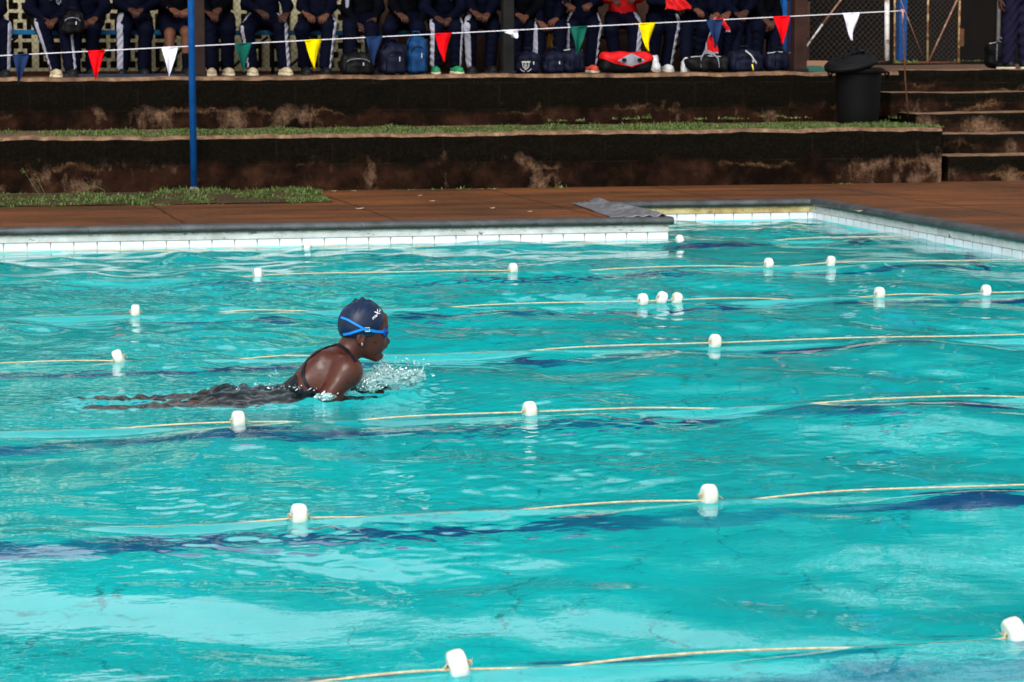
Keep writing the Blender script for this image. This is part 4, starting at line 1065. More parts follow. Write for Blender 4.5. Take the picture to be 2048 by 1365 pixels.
pole2('brace', (1612, 95), (1645, 49), 4.2, M_PW, YG - .06, fence, fo); pole2('brace', (1645, 49), (1688, -8), 4.2, M_PB, YG - .06, fence, fo)
pole2('rail', (1612, 125), (1772, 124), 3, M_RUST, YG, fence, fo)
tag(fence, 'chain link fence with slanting brace and peeling white post behind the bin', 'fence')
m_ = MB(); a = onY(1802, 124, YG + .3); hw = 8.5 * 24.5 / 5185; m_.box(a[0] - hw, a[0] + hw, YG + .26, YG + .34, a[2] + .01, 3.2); o = m_.build('blue_post', M_BLUE, bevel=.004); tag(o, 'blue painted post behind the hinge side of the gate', 'post')
for px, w_, y0_ in ((1566, 9, 104), (1583, 7, 104)):
    a = onY(px, 100, 23.9); hw = w_ / 2 * 24.6 / 5185; m_ = MB(); m_.box(a[0] - hw, a[0] + hw, 23.86, 23.94, fl2(a[0]), 3.5); o = m_.build('blue_upright', M_BLUE, bevel=.004)
    tag(o, {1566: 'wider blue upright left of the reddish roof post', 1583: 'narrow blue upright right beside the reddish roof post'}[px], 'post', 'blue uprights by the right roof post')
gb = onY(1790, 126, YG); gate = empty('gate', tuple(gb)); go = np.array(gb)
pole2('hinge_stile', (1789, 125), (1790, -90), 4.5, M_PY, YG, gate, go); pole2('mid_stile', (1855, 124), (1857, -90), 4.5, M_PY, YG, gate, go); pole2('latch_stile', (1917, 124), (1921, -90), 5, M_PY, YG, gate, go)
pole2('bottom_rail', (1788, 126), (1920, 126), 5, M_RUST, YG, gate, go); pole2('top_rail', (1790, -92), (1921, -92), 5, M_PY, YG, gate, go)
pole2('brace', (1858, 122), (1917, -6), 4, M_PB, YG - .03, gate, go); pole2('stay_wire', (1845, 112), (1797, -10), 2, M_PB, YG - .03, gate, go)
ml = MB(); c = onY(1921, 62, YG) - go; ml.box(c[0] - .01, c[0] + .03, -.02, .02, c[2] - .15, c[2] + .02); ml.build('latch', M_RUST, gate)
chain_link('wire_mesh', (0, 0), (onY(1918, 100, YG)[0] - go[0], 0), .01, 1.05, None, M_WIRE, .05, .0018, parent=gate)
tag(gate, 'rusty framed chain link gate at the top of the steps', 'gate')
# painted kerb block behind the reddish post
g_ = G('green_and_brown_paint'); n_ = g_.noise(9, 3); x, y, z = g_.xyz()
m_ = MB(); a = onY(1612, 143, 22.95); b_ = onY(1656, 122, 22.95); m_.box(0, b_[0] - a[0], 0, .2, 0, b_[2] - a[2])
o = m_.build('kerb_block', g_.done(g_.mix(g_.ramp(g_.math('ADD', z, g_.math('MULTIPLY', n_, .07)), (.085, 0.), (.09, 1.)), (.006, .075, .05), (.22, .11, .06)), .7)); o.location = (a[0], 22.95, a[2]); tag(o, 'short kerb block with chipped green paint between the right post and the bin', 'kerb block')
# dark hall, and unseen trees added to darken the water's reflections
m_ = MB(); xh = onY(1618, 50, 27)[0]
hall = empty('dark_building', (xh, 27.2, 1.0)); m_.box(-3, 8.2, 0, 5, 0, 3.6); m_.build('wall', simple('dark_building_wall', (.005, .0035, .003), .9, .5, 2), hall)
m_ = MB(); m_.add([(-3.5, -.4, 3.45), (8.7, -.4, 3.45), (8.7, 2.6, 4.9), (-3.5, 2.6, 4.9), (-3.5, 5.5, 3.45), (8.7, 5.5, 3.45)], [(0, 1, 2, 3), (3, 2, 5, 4), (0, 3, 4), (1, 5, 2), (0, 4, 5, 1)]); m_.build('roof', simple('dark_tile_roof', (.035, .018, .014), .8), hall)
a = onY(2000, 80, 27.0); m_ = MB(); m_.tube([(a[0] - xh, -.15, 0), (a[0] - xh, -.15, 3.5)], .022, 8); m_.build('downpipe', simple('grey_pipe', (.22, .22, .22), .6), hall, smooth=True)
tag(hall, 'dark building filling the background behind the gate and fence', 'building')
def m_leaf():
    g = G('tree_leaves'); n = g.noise(.9, 3); c = g.ramp(n, (.3, (.022, .045, .012)), (.7, (.06, .10, .025))); return g.done(c, .6)
M_LEAF = m_leaf(); M_BARK = simple('bark', (.05, .035, .025), .9, .4, 12, .8)
def added_tree(x, y, h, r, seed, label):
    r_ = np.random.default_rng(seed); rt = empty('tree', (x, y, 1.0)); mm = MB(); mm.tube([(0, 0, -.1), (.1, 0, h * .25), (0, .1, h * .5), (.1, 0, h * .8)], [.22, .17, .12, .04], 10)
    for k in range(7):
        a = r_.uniform(0, 6.28); mm.tube([(0, 0, h * (.3 + .06 * k)), (math.cos(a) * r * .4, math.sin(a) * r * .4, h * (.45 + .06 * k)), (math.cos(a) * r * .75, math.sin(a) * r * .75, h * (.52 + .06 * k))], [.08, .05, .02], 6)
    mm.build('trunk', M_BARK, rt, smooth=True)
    C_ = r_.normal(0, 1, (60, 3)); C_ /= np.linalg.norm(C_, axis=1)[:, None]; C_ *= r_.uniform(.35, 1, 60)[:, None] ** .5; C_ = C_ * [r, r, h * .33] + [0, 0, h * .62]
    n = 7000; ci = r_.integers(0, 60, n); P = C_[ci] + r_.normal(0, 1, (n, 3)) * r * .17; u = r_.normal(0, 1, (n, 3)); u /= np.linalg.norm(u, axis=1)[:, None]; v = np.cross(u, r_.normal(0, 1, (n, 3))); v /= np.linalg.norm(v, axis=1)[:, None]
    s = r_.uniform(.09, .2, n)[:, None]; V = np.stack([P - u * s, P - v * s * .5, P + u * s, P + v * s * .5], 1).reshape(-1, 3)
    npmesh('crown', V, np.arange(n * 4).reshape(n, 4), M_LEAF, rt); tag(rt, label, 'tree')
for k, (x, y, h, r) in enumerate([(-10, 36, 6.0, 3.0), (-3.5, 37, 5.2, 2.8), (3.2, 36, 5.6, 2.8), (9, 35, 9.0, 3.6), (15, 34.5, 12.0, 4.2), (22, 34, 12.5, 4.6)]):
    added_tree(x, y, h, r, 50 + k, ['broad unseen tree added furthest left behind the stand', 'lowest added tree, unseen behind the left of the stand', 'low round unseen tree added behind the centre of the stand', 'leafy unseen tree added behind the dark building', 'tall rounded unseen tree added behind the right of the dark building', 'broad unseen tree added furthest right beyond the steps'][k])
# ------------------------------------------------------------------ spectators
M_SK = [m_skin('brown_skin', (.055, .020, .011)), m_skin('deep_brown_skin', (.036, .013, .008)), m_skin('warm_brown_skin', (.085, .031, .016))]
M_NAVY = cloth('navy_tracksuit', (.0014, .0021, .0082)); M_NAVY2 = cloth('dark_tracksuit', (.0009, .0011, .0026)); M_PURP = cloth('faded_navy_trousers', (.009, .008, .022))
M_WST = cloth('white_stripe_cloth', (.27, .27, .33)); M_RED = cloth('red_top', (.30, .005, .006)); M_HAIR = simple('black_hair', (.006, .005, .005), .8, .3, 60, .6)
M_SHOE = dict(cream=simple('cream_trainer', (.40, .32, .21), .7, .3, 40), black=simple('black_shoe', (.008, .008, .009), .5), white=simple('white_trainer', (.50, .52, .55), .6, .15, 40), green=simple('green_trainer', (.02, .22, .09), .6), redw=simple('red_trainer', (.5, .06, .04), .6), grey=simple('grey_trainer', (.10, .09, .10), .6))
M_SOLE = simple('pale_sole', (.55, .48, .34), .7); M_SOLED = simple('dark_sole', (.012, .012, .012), .7)
def shoe(par, ank, toe_dir, m, off, sole=M_SOLE, tilt=0.):
    """low trainer: upper + sole, heel under the ankle"""
    d = np.array([*toe_dir, 0.]); d /= np.linalg.norm(d); sdv = np.array([-d[1], d[0], 0])
    L = .215; f = Field((-.09, -.06, -.03), (.19, .06, .11), .008)
    u = f.cap((-.035, 0, .035), (.095, 0, .028), .041, .036, (1, .95, 1)); u = smin(u, f.cap((-.02, 0, .04), (-.02, 0, .075), .038, .034), .02); u = smin(u, f.ell((.095, 0, .022), (.058, .043, .034)), .02); u = np.maximum(u, .004 - f.Z)
    s = np.maximum(f.cap((-.035, 0, 0), (.105, 0, 0), .045, .047), np.abs(f.Z - .006) - .014)
    c_, s_ = math.cos(tilt), math.sin(tilt)
    def put(V): V = np.stack([V[:, 0] * c_ + V[:, 2] * s_, V[:, 1], -V[:, 0] * s_ + V[:, 2] * c_], 1); return V[:, :1] * d + V[:, 1:2] * sdv + V[:, 2:] * [0, 0, 1] + np.array([ank[0], ank[1], ank[2] - .07]) - off
    V, F_ = surfnet(u, f.lo, f.st); o = npmesh('shoe', put(V), F_, m, par, smooth=True)
    V, F_ = surfnet(s, f.lo, f.st); npmesh('sole', put(V), F_, sole, o, smooth=True)
    lc = MB(); 
    for q_ in (.035, .055, .075): lc.tube([tuple(put(np.array([[q_, y, .062 - .25 * (q_ - .03) - y * y * 9]]))[0]) for y in (-.022, 0, .022)], .0035, 4)
    lc.build('laces', M_SOLE if m not in (M_SHOE['cream'], M_SHOE['white']) else M_WST, o)
    return o
def spectator(cx, kL, kR, fL, fR, label, stripes='', shoes=('black', 'black'), hands='clasp', top='navy', shorts=False, collar=False, sk=0, lift=(0, 0), hpx=None, hand_kind='relaxed', lean=0.0, trouser=None, hside=0, ypk=52, crest=False, arm_stripe=False, height=1.0):
    rr = np.random.default_rng(int(cx) + 999); lean = lean + rr.uniform(0, .11); bw = rr.uniform(.90, 1.10); kd = rr.uniform(-.10, .08, 2); ad = rr.uniform(-.10, .14, 2); sp_ = rr.uniform(.0, .10, 2)
    hp = onY(cx, 60, YSEAT); hip = np.array([hp[0], YSEAT, fl2(hp[0]) + .50])
    K = [np.array([onY(k, 60, 23.72 + kd[q_])[0], 23.72 + kd[q_], onY(k, ypk + 5 + rr.uniform(-4, 5), 23.72 + kd[q_])[2]]) for q_, k in enumerate((kL, kR))]
    A = []
    for q_, fx in enumerate((fL, fR)):
        x = onY(fx, 140, 23.60)[0]; A.append(np.array([x, 23.64 + ad[q_], fl2(x) + .075 + lift[q_]]))
    org = np.array([hp[0], YSEAT, fl2(hp[0])]); ch = hip + np.array([0, -.02 - lean, .26]); nk = hip + np.array([0, .0 - lean * 1.4, .42]); hd_ = nk + np.array([0, -.03, .19])
    SHD = [nk + np.array([s * .13, 0, -.06]) for s in (-1, 1)]
    lap = (K[0] + K[1]) / 2
    if hpx is None: hpx = [(cx - 9, 42), (cx + 9, 42)]
    HN = [onY(p[0], p[1], 23.70 if p[1] > 20 else 23.8) for p in hpx]
    EL = []
    for q_, s in enumerate((-1, 1)):
        e = (SHD[q_] + HN[q_]) / 2 + np.array([s * sp_[q_], .06, -.07]); EL.append(e)
    lo = np.minimum.reduce([hip, *K, *A, *EL]) - [.16, .13, .14]; hi = np.maximum.reduce([hip, hd_, *K, *A, *EL]) + [.16, .26, .17]; lo[2] = org[2] - .01
    f = Field(lo, hi, .0135)
    rt = empty('person', tuple(org)); tag(rt, label, 'person', 'spectators seated on the benches')
    # body: head, neck, forearms, legs in one skin
    b_ = f.ell(hd_, (.082, .096, .115)); b_ = smin(b_, f.ell(hd_ + [0, -.035, -.055], (.055, .06, .06)), .03); b_ = smin(b_, f.ell(hd_ + [0, -.098, -.015], (.014, .018, .02)), .012)
    for s in (-1, 1): b_ = smin(b_, f.ell(hd_ + [s * .082, .005, -.015], (.012, .02, .03)), .008)
    b_ = smin(b_, f.ell(hd_ + [0, -.088, -.06], (.024, .012, .010)), .008)
    b_ = smin(b_, f.cap(nk + [0, .01, -.02], hd_ + [0, .01, -.06], .05, .045), .03); b_ = smin(b_, f.cap(nk + [0, 0, -.05], hip + [0, 0, .05], .09, .09, (1.3, .9, 1)), .04)
    for q_ in (0, 1):
        b_ = smin(b_, f.cap(SHD[q_], EL[q_], .035, .030), .03); b_ = smin(b_, f.cap(EL[q_], HN[q_] + (EL[q_] - HN[q_]) * .12, .030, .022), .02)
        h0 = hip + [(-.08, .08)[q_], 0, .0]; b_ = smin(b_, f.cap(h0, K[q_], .07, .050), .04); b_ = smin(b_, f.cap(K[q_], A[q_], .048, .031), .02)
        b_ = smin(b_, f.cap(K[q_] * .75 + A[q_] * .25 + [0, .02, 0], K[q_] * .4 + A[q_] * .6 + [0, .01, 0], .044, .034), .02)
    HV = []; HF = []; nv = 0
    for q_ in (0, 1):
        dv = HN[q_] - EL[q_]; dv /= np.linalg.norm(dv); inw = np.array([(1, -1)[q_] * .5, -.45, -.35]); v, fc = place_hand(hand_kind if hands != 'clasp' else 'clasp', HN[q_], dv * .5 + inw * .8, (0.1 * (1, -1)[q_], .5, -1), left=(q_ == 1), s=.92)
        HV.append(v); HF.append(fc + nv); nv += len(v)
    f.mesh('body', b_, M_SK[sk], rt, org, (np.concatenate(HV), np.concatenate(HF)))
    hr = np.maximum(f.ell(hd_ + [0, .008, .012], (.088, .100, .112)), -(f.Z - (hd_[2] - .01) + .9 * (f.Y - hd_[1] - .0)) * .7)
    if shorts or lean == .011: pass
    f.mesh('hair', hr, M_HAIR, rt, org)
    # jacket
    wob = .004 * np.sin(f.Z * 70 + f.X * 31) * np.sin(f.X * 47 + f.Y * 23)
    j = f.cap(nk + [0, .01, -.07], hip + [0, -.01, .06], .113 * bw, .126 * bw, (1.14, .95, 1)); j = smin(j, f.cap(SHD[0], SHD[1], .068, .068), .05)
    for q_ in (0, 1):
        wrist = HN[q_] + (EL[q_] - HN[q_]) * .16; j = smin(j, f.cap(SHD[q_], EL[q_], .060, .052), .04); j = smin(j, f.cap(EL[q_], wrist, .052, .038), .03)
    mt = dict(navy=M_NAVY, dark=M_NAVY2, red=M_RED)[top]
    f.mesh('jacket', np.maximum(j + wob, -(f.Z - hip[2] + .07)), mt, rt, org)
    # trousers
    t = f.ell(hip + [0, .0, .02], (.155, .13, .11)); tm = trouser or M_NAVY
    for q_ in (0, 1):
        h0 = hip + [(-.08, .08)[q_], 0, .0]; t = smin(t, f.cap(h0, K[q_] + (h0 - K[q_]) * (.25 if shorts else 0), .092, .078 if shorts else .070), .04)
        if not shorts: t = smin(t, f.cap(K[q_], A[q_] + [0, .01, .015], .068, .056), .025)
    fold = .005 * np.sin(f.Z * 95 + 9 * np.sin(f.X * 17)) * np.sin(f.Y * 21 + f.X * 13)
    tq = t + fold
    to = f.mesh('trousers' if not shorts else 'shorts', np.maximum(tq, (org[2] + .045) - f.Z), tm, rt, org)
    if shorts:
        for q_ in (0, 1):
            mm = f.cap(K[q_] * .35 + A[q_] * .65, A[q_] + [0, 0, 0], .043, .038); f.mesh('sock', mm, M_NAVY2, rt, org)
    for q_, chs in enumerate(stripes):
        if chs == '-': continue
        s = (-1, 1)[q_]; wd = {'t': .0075, 'w': .022, 'm': .014}[chs]
        fs = Field(np.minimum(np.minimum(K[q_], A[q_]), hip) - [.12, .08, .03], np.maximum(np.maximum(K[q_], A[q_]), hip + [0, 0, .05]) + [.12, .08, .08], .008)
        h0 = hip + [(-.08, .08)[q_], 0, .0]
        td = smin(fs.cap(h0, K[q_], .092, .070), fs.cap(K[q_], A[q_] + [0, .01, .015], .068, .056), .025) + .005 * np.sin(fs.Z * 95 + 9 * np.sin(fs.X * 17)) * np.sin(fs.Y * 21 + fs.X * 13)
        ox = np.array([s * (.052 if chs != 'w' else .040), -.050, .02]); ox2 = np.array([s * (.052 if chs != 'w' else .038), -.045, 0])
        lane = np.minimum(fs.cap(h0 + ox + [0, 0, .05], K[q_] + ox, wd + .012, wd + .012), fs.cap(K[q_] + ox, A[q_] + ox2 * [.85, .8, 1] + [0, 0, -.03], wd + .012, wd + .010))
        dd_ = np.maximum(np.maximum(td - .005, lane), -(td + .012)); dd_ = np.maximum(dd_, org[2] + .05 - fs.Z)
        try: fs.mesh('stripe', dd_, M_WST, to, org)
        except Exception: pass
    if collar:
        mm = MB(); c = ch + [0, -.128, 0]; 
        for s in (-1, 1):
            mm.add([c + [s * .006, -.02, -.075] - org, c + [s * .075, -.0, .05] - org, c + [s * .05, .01, .09] - org, c + [s * .004, -.01, .02] - org], [(0, 1, 2, 3)])
        o = mm.build('collar_panel', M_WST, rt); md = o.modifiers.new('s', 'SOLIDIFY'); md.thickness = .004
        zp = MB(); zp.tube([c + [0, -.024, -.19] - org, c + [0, -.026, -.075] - org, c + [0, -.02, .05] - org], .004, 5); zp.build('zip', M_NAVY2, rt)
    if crest:
        c = ch + [.07, -.135, -.085] - org; mm = MB(); P_ = [(-.018, .022), (.018, .022), (.018, -.004), (0, -.026), (-.018, -.004)]
        for a, b2 in zip(P_, P_[1:] + P_[:1]): mm.tube([(c[0] + a[0], c[1], c[2] + a[1]), (c[0] + b2[0], c[1], c[2] + b2[1])], .003, 5)
        mm.tube([(c[0] - .008, c[1], c[2] + .012), (c[0] + .008, c[1], c[2]), (c[0] - .006, c[1], c[2] - .012)], .003, 5); mm.build('crest', M_WST, rt)
    if arm_stripe:
        a, b2 = SHD[0] + [-.02, -.055, .03], EL[0] + [.0, -.055, 0]; mm = MB(); mm.tube([a - org, (a + b2) / 2 + [0, -.006, .01] - org, b2 - org], [.022, .021, .018], 6); mm.build('sleeve_stripe', M_WST, rt, smooth=True)
    for q_ in (0, 1):
        m = M_SHOE[shoes[q_]]; dx = (A[q_][0] - K[q_][0]) * .6 + (-.03, .03)[q_]
        shoe(rt, A[q_], (dx, -.25), m, org, M_SOLED if shoes[q_] == 'black' else M_SOLE, tilt=.5 if lift[q_] > 0 else 0)
    return rt
SP = [
 dict(a=(-28, -48, 8, -50, 10), l='person cut off by the left edge, in navy with a grey sleeve stripe', stripes='-m', hpx=[(-30, 40), (-12, 42)]),
 dict(a=(100, 84, 130, 112, 140), l='person in navy tracksuit with white collar, chest crest and one cream shoe', stripes='tt', shoes=('cream', 'black'), collar=True, crest=True),
 dict(a=(172, 150, 186, 150, 186), l='person holding a black backpack on the lap, white stripe down one leg', stripes='m-', hpx=[(160, 42), (190, 38)]),
 dict(a=(268, 248, 292, 247, 290), l='person with one broad white stripe and black shoes, left of the bare knees', stripes='w-', hpx=[(262, 20), (280, 22)], sk=1),
 dict(a=(350, 340, 372, 342, 374), l='person in dark shorts with bare knees and dark socks beside the blue pole', shorts=True, top='dark', hpx=[(345, 20), (375, 22)], sk=2, ypk=62),
 dict(a=(434, 420, 456, 425, 459), l='person in cream shoes directly right of the brown post', shoes=('cream', 'cream'), top='dark', hpx=[(420, 28), (438, 20)], hands='r', hand_kind='relaxed'),
 dict(a=(527, 494, 560, 507, 573), l='person with knees apart, narrow white leg stripes and cream shoes', stripes='tm', shoes=('cream', 'cream'), hpx=[(520, 24), (572, 30)], hands='r', sk=1),
 dict(a=(634, 604, 658, 618, 652), l='person with hands clasped between the knees, behind the yellow pennant at left', stripes='-t', hpx=[(614, 30), (652, 32)], hands='o', hand_kind='relaxed', sk=2),
 dict(a=(722, 700, 742, 702, 742), l='person with a pale sleeve stripe and spread fingers over a black bag', top='dark', hpx=[(716, 50), (748, 40)], hands='o', hand_kind='open', arm_stripe=True, sk=1),
 dict(a=(808, 780, 836, 782, 834), l='person in black behind the navy backpack, one hand hanging by the knee', top='dark', hpx=[(800, 30), (838, 48)], hands='o', hand_kind='relaxed'),
 dict(a=(890, 873, 912, 873, 914), l='person with white collar, twin white leg stripes and green and white trainers', stripes='mt', shoes=('green', 'green'), collar=True, hpx=[(874, 36), (898, 40)], sk=1),
 dict(a=(962, 940, 986, 947, 988), l='person with one broad white stripe and black shoes left of the middle post', stripes='w-', shoes=('black', 'black'), hpx=[(950, 26), (975, 30)]),
 dict(a=(1044, 1030, 1058, 1032, 1060), l='person half hidden behind the middle post, one hand raised on the thigh', stripes='-t', hpx=[(1036, 30), (1052, 34)], top='dark', sk=2),
 dict(a=(1100, 1078, 1120, 1080, 1118), l='person with white collar and a hand spread on each knee', collar=True, stripes='m-', hpx=[(1080, 46), (1112, 40)], hands='o', hand_kind='open', sk=2),
 dict(a=(1166, 1144, 1188, 1150, 1187), l='person with thin white stripes and one red and white trainer beside the red bag', stripes='tt', shoes=('black', 'redw'), hpx=[(1135, 10), (1180, 10)], sk=0),
 dict(a=(1244, 1222, 1270, 1240, 1266), l='person in a red top above the red and grey bag', stripes='-w', top='red', hpx=[(1225, 0), (1268, -4)], sk=1),
 dict(a=(1326, 1312, 1344, 1314, 1344), l='person with white trainers and a red cloth held at the lap', stripes='-m', shoes=('white', 'white'), lift=(.07, .0), hpx=[(1345, 10), (1368, 14)], hands='o', sk=1),
 dict(a=(1396, 1374, 1408, 1368, 1402), l='person with thin white stripe, one white trainer drawn up, forearm reaching right', stripes='-t', shoes=('white', 'black'), lift=(.04, 0), hpx=[(1392, 20), (1434, 30)], hands='o', sk=2),
 dict(a=(1446, 1434, 1462, 1436, 1462), l='person behind the dark pennant with red and white shorts over the knee', hpx=[(1440, 36), (1456, 28)], top='navy', sk=2),
 dict(a=(1488, 1474, 1506, 1474, 1502), l='person with white and blue collar above the dark helmet shaped bag', collar=True, hpx=[(1474, 28), (1492, 24)], hands='o', sk=1),
 dict(a=(1536, 1516, 1552, 1518, 1550), l='person at the right end of the bench with both hands hanging low', top='dark', hpx=[(1532, 42), (1546, 46)], hands='o', sk=0),
]
for d in SP:
    d = dict(d); a = d.pop('a'); l = d.pop('l'); spectator(*a, l, **d)

# standing person at the far right, seen from behind
def standing():
    x = onY(2034, 100, 23.55)[0]; fz = fl2(x); org = np.array([x, 23.55, fz]); rt = empty('person', tuple(org)); tag(rt, 'standing person in faded navy trousers at the right edge, white side stripe', 'person')
    f = Field(org + [-.34, -.22, -.01], org + [.34, .25, 1.52], .0135); P_ = lambda a, b_, c: org + [a, b_, c]
    b_ = f.ell(P_(0, 0, 1.38), (.08, .095, .115)); b_ = smin(b_, f.cap(P_(0, 0, 1.18), P_(0, 0, 1.30), .05, .045), .03); b_ = smin(b_, f.cap(P_(0, 0, .75), P_(0, 0, 1.12), .10, .11, (1.3, .8, 1)), .05)
    t = f.ell(P_(0, .01, .74), (.165, .125, .13)); j = f.cap(P_(0, 0, .80), P_(0, 0, 1.10), .13, .125, (1.3, .9, 1))
    for s in (-1, 1):
        b_ = smin(b_, f.cap(P_(s * .075, 0, .7), P_(s * .085, 0, .08), .06, .035), .03); b_ = smin(b_, f.cap(P_(s * .17, 0, 1.12), P_(s * .23, .02, .86), .034, .03), .03); b_ = smin(b_, f.cap(P_(s * .23, .02, .86), P_(s * .22, -.06, .66), .03, .022), .02)
        t = smin(t, f.cap(P_(s * .075, 0, .70), P_(s * .088, .0, .08), .095, .062), .03); j = smin(j, f.cap(P_(s * .16, 0, 1.12), P_(s * .23, .02, .86), .062, .052), .04); j = smin(j, f.cap(P_(s * .23, .02, .86), P_(s * .222, -.05, .69), .052, .038), .03)
    ex = [place_hand('relaxed', P_(s * .22, -.06, .66), (0, -.15, -1), (-s, 0, 0), left=s > 0, s=.92) for s in (-1, 1)]
    f.mesh('body', b_, M_SK[1], rt, org, (np.concatenate([ex[0][0], ex[1][0]]), np.concatenate([ex[0][1], ex[1][1] + len(ex[0][0])])))
    fold = .006 * np.sin(f.Z * 60 + 7 * np.sin(f.X * 14)); f.mesh('trousers', np.maximum(t + fold, fz + .05 - f.Z), M_PURP, rt, org); f.mesh('jacket', np.maximum(j, fz + .70 - f.Z), M_NAVY2, rt, org)
    f.mesh('hair', np.maximum(f.ell(P_(0, .0, 1.39), (.087, .10, .115)), fz + 1.36 - f.Z), M_HAIR, rt, org)
    for s in (-1, 1):
        shoe(rt, P_(s * .085, 0, .075), (s * .1, .3), M_SHOE['black'], org, M_SOLE)
    mm = MB(); mm.tube([P_(.155, -.05, .72) - org, P_(.16, -.05, .4) - org, P_(.145, -.05, .1) - org], .010, 6); mm.build('stripe', M_WST, rt, smooth=True)
standing()

# ------------------------------------------------------------------ bags
M_BAGN = simple('navy_nylon', (.003, .0045, .016), .65, .3, 25, .4); M_BAGK = simple('black_nylon', (.0028, .0028, .0033), .6, .3, 25, .4); M_BAGB = simple('mid_blue_nylon', (.004, .035, .11), .6, .3, 20, .4)
M_BAGR = simple('red_nylon', (.50, .008, .010), .5, .2, 20, .4); M_GREY = simple('grey_mesh_panel', (.20, .21, .25), .6); M_ZIP = simple('pale_zip', (.5, .5, .5), .4); M_YEL = simple('yellow_trim', (.7, .62, .08), .5)
def bag(px0, px1, py0, py1, label, m, Y=23.38, kind='pack', dep=.17, trim=M_ZIP, base=None):
    a = onY(px0, py1, Y); b_ = onY(px1, py0, Y); w_, h = b_[0] - a[0], b_[2] - a[2]; zb = base if base is not None else fl2(a[0]); h = b_[2] - zb
    org = np.array([(a[0] + b_[0]) / 2, Y, zb]); rt = empty('backpack' if kind != 'duffel' else 'duffel_bag', tuple(org)); tag(rt, label, 'bag', 'bags at the spectators feet')
    f = Field((-w_ / 2 - .05, -dep / 2 - .07, -.012), (w_ / 2 + .05, dep / 2 + .04, h + .05), .0085)
    sag = .010 * np.sin(f.X * 31 + f.Z * 17) * np.sin(f.Z * 29 + 1) + .006 * np.sin(f.X * 63)
    if kind == 'duffel': d = smin(f.rbox((0, 0, h * .48), (w_ / 2, dep / 2, h * .46), min(h, dep) * .36), f.ell((w_ * .1, 0, h * .65), (w_ * .36, dep * .45, h * .33)), .03)
    else: d = smin(f.rbox((0, 0, h * .44), (w_ / 2, dep / 2, h * .43), .055), f.ell((0, .01, h * .70), (w_ * .42, dep * .45, h * .29)), .03)
    o = f.mesh('bag_body', np.maximum(d + sag, -f.Z), m, rt)
    if kind != 'duffel':
        pk = smin(f.rbox((0, -dep / 2, h * .30), (w_ * .38, .035, h * .25), .028), f.ell((0, -dep / 2, h * .42), (w_ * .30, .035, h * .12)), .02); f.mesh('front_pocket', np.maximum(pk + sag * .5, -f.Z), m, rt)
        z = MB(); z.tube([(w_ * .34 * math.cos(t), -dep / 2 - .020 + .02 * abs(math.cos(t)), h * .55 + h * .16 * math.sin(t)) for t in np.linspace(.1, 3.0, 14)], .0035, 5); z.build('zip', M_BAGK if m is not M_BAGK else M_GREY, rt)
        z = MB(); z.box(w_ * .12, w_ * .12 + .007, -dep / 2 - .045, -dep / 2 - .040, h * .42, h * .55); z.build('zip_pull', trim, rt)
        for s in (-1, 1):
            z = MB(); z.tube([(s * w_ * .2, .03, h * .93), (s * w_ * .42, -.05, h * .86), (s * w_ * .5, -.04, h * .5), (s * w_ * .45, 0, h * .15)], .010, 6); z.build('shoulder_strap', m, rt, smooth=True)
        z = MB(); z.tube([(-.04, 0, h * .95), (-.03, 0, h + .03), (.03, 0, h + .03), (.04, 0, h * .95)], .008, 6); z.build('top_handle', m, rt, smooth=True)
    else:
        for s in (-1, 1):
            z = MB(); z.tube([(s * w_ * .22, -dep * .52, h * .3), (s * w_ * .20, -dep * .45, h * .86), (s * w_ * .08, -.02, h + .035), (0, -.02, h + .045)], .008, 6); z.build('carry_strap', M_BAGK if m is not M_BAGK else M_GREY, rt, smooth=True)
        z = MB(); z.tube([(-w_ * .4, -.01, h * .93), (0, -.01, h * 1.0), (w_ * .4, -.01, h * .94)], .004, 5); z.build('zip', trim, rt)
    return rt, w_, h, dep
bag(680, 746, 104, 148, 'black backpack slumped on the ground left of the navy one', M_BAGK)
bag(762, 812, 84, 147, 'tall navy backpack with a white zip pull at left of centre', M_BAGN, Y=23.36)
bag(812, 852, 70, 147, 'mid blue soft bag hanging between the navy backpack and the green trainers', M_BAGB, Y=23.42)
bk, w_, h, dep = bag(1030, 1078, 103, 147, 'navy backpack with a pale shield crest, beside the middle post', M_BAGN, Y=23.3)
cr = MB(); sc_ = .030
P_ = [(-1, 1.1), (1, 1.1), (.95, -.2), (0, -1.2), (-.95, -.2)]
cxp = -w_ * .2; czp = h * .36; yy = -dep / 2 - .048
for a, b_ in zip(P_, P_[1:] + P_[:1]): cr.tube([(cxp + a[0] * sc_, yy, czp + a[1] * sc_), (cxp + b_[0] * sc_, yy, czp + b_[1] * sc_)], .0035, 5)
cr.tube([(cxp - 1.4 * sc_, yy, czp + 1.25 * sc_), (cxp + 1.4 * sc_, yy, czp + 1.25 * sc_)], .005, 5)
for q_ in ([(-.3, .7), (-.3, -.6)], [(-.3, .7), (.3, .65), (.35, .25), (-.3, .1)], [(-.3, .1), (.4, .0), (.4, -.5), (-.3, -.6)]): cr.tube([(cxp + a * sc_, yy, czp + c * sc_) for a, c in q_], .0032, 5)
cr.tube([(cxp + math.cos(t) * sc_ * 2.0, yy, czp + math.sin(t) * sc_ * 1.75) for t in np.linspace(3.6, 4.5, 6)], .003, 5); cr.tube([(cxp + math.cos(t) * sc_ * 2.0, yy, czp + math.sin(t) * sc_ * 1.75) for t in np.linspace(4.95, 5.8, 6)], .003, 5)
cr.build('crest', M_ZIP, bk)
bag(1084, 1128, 102, 146, 'navy soft bag left of the two between middle post and red bag', M_BAGN, Y=23.34)
bag(1122, 1168, 98, 145, 'navy soft bag right of the two, touching the red and white trainer', M_BAGN, Y=23.36, kind='duffel')
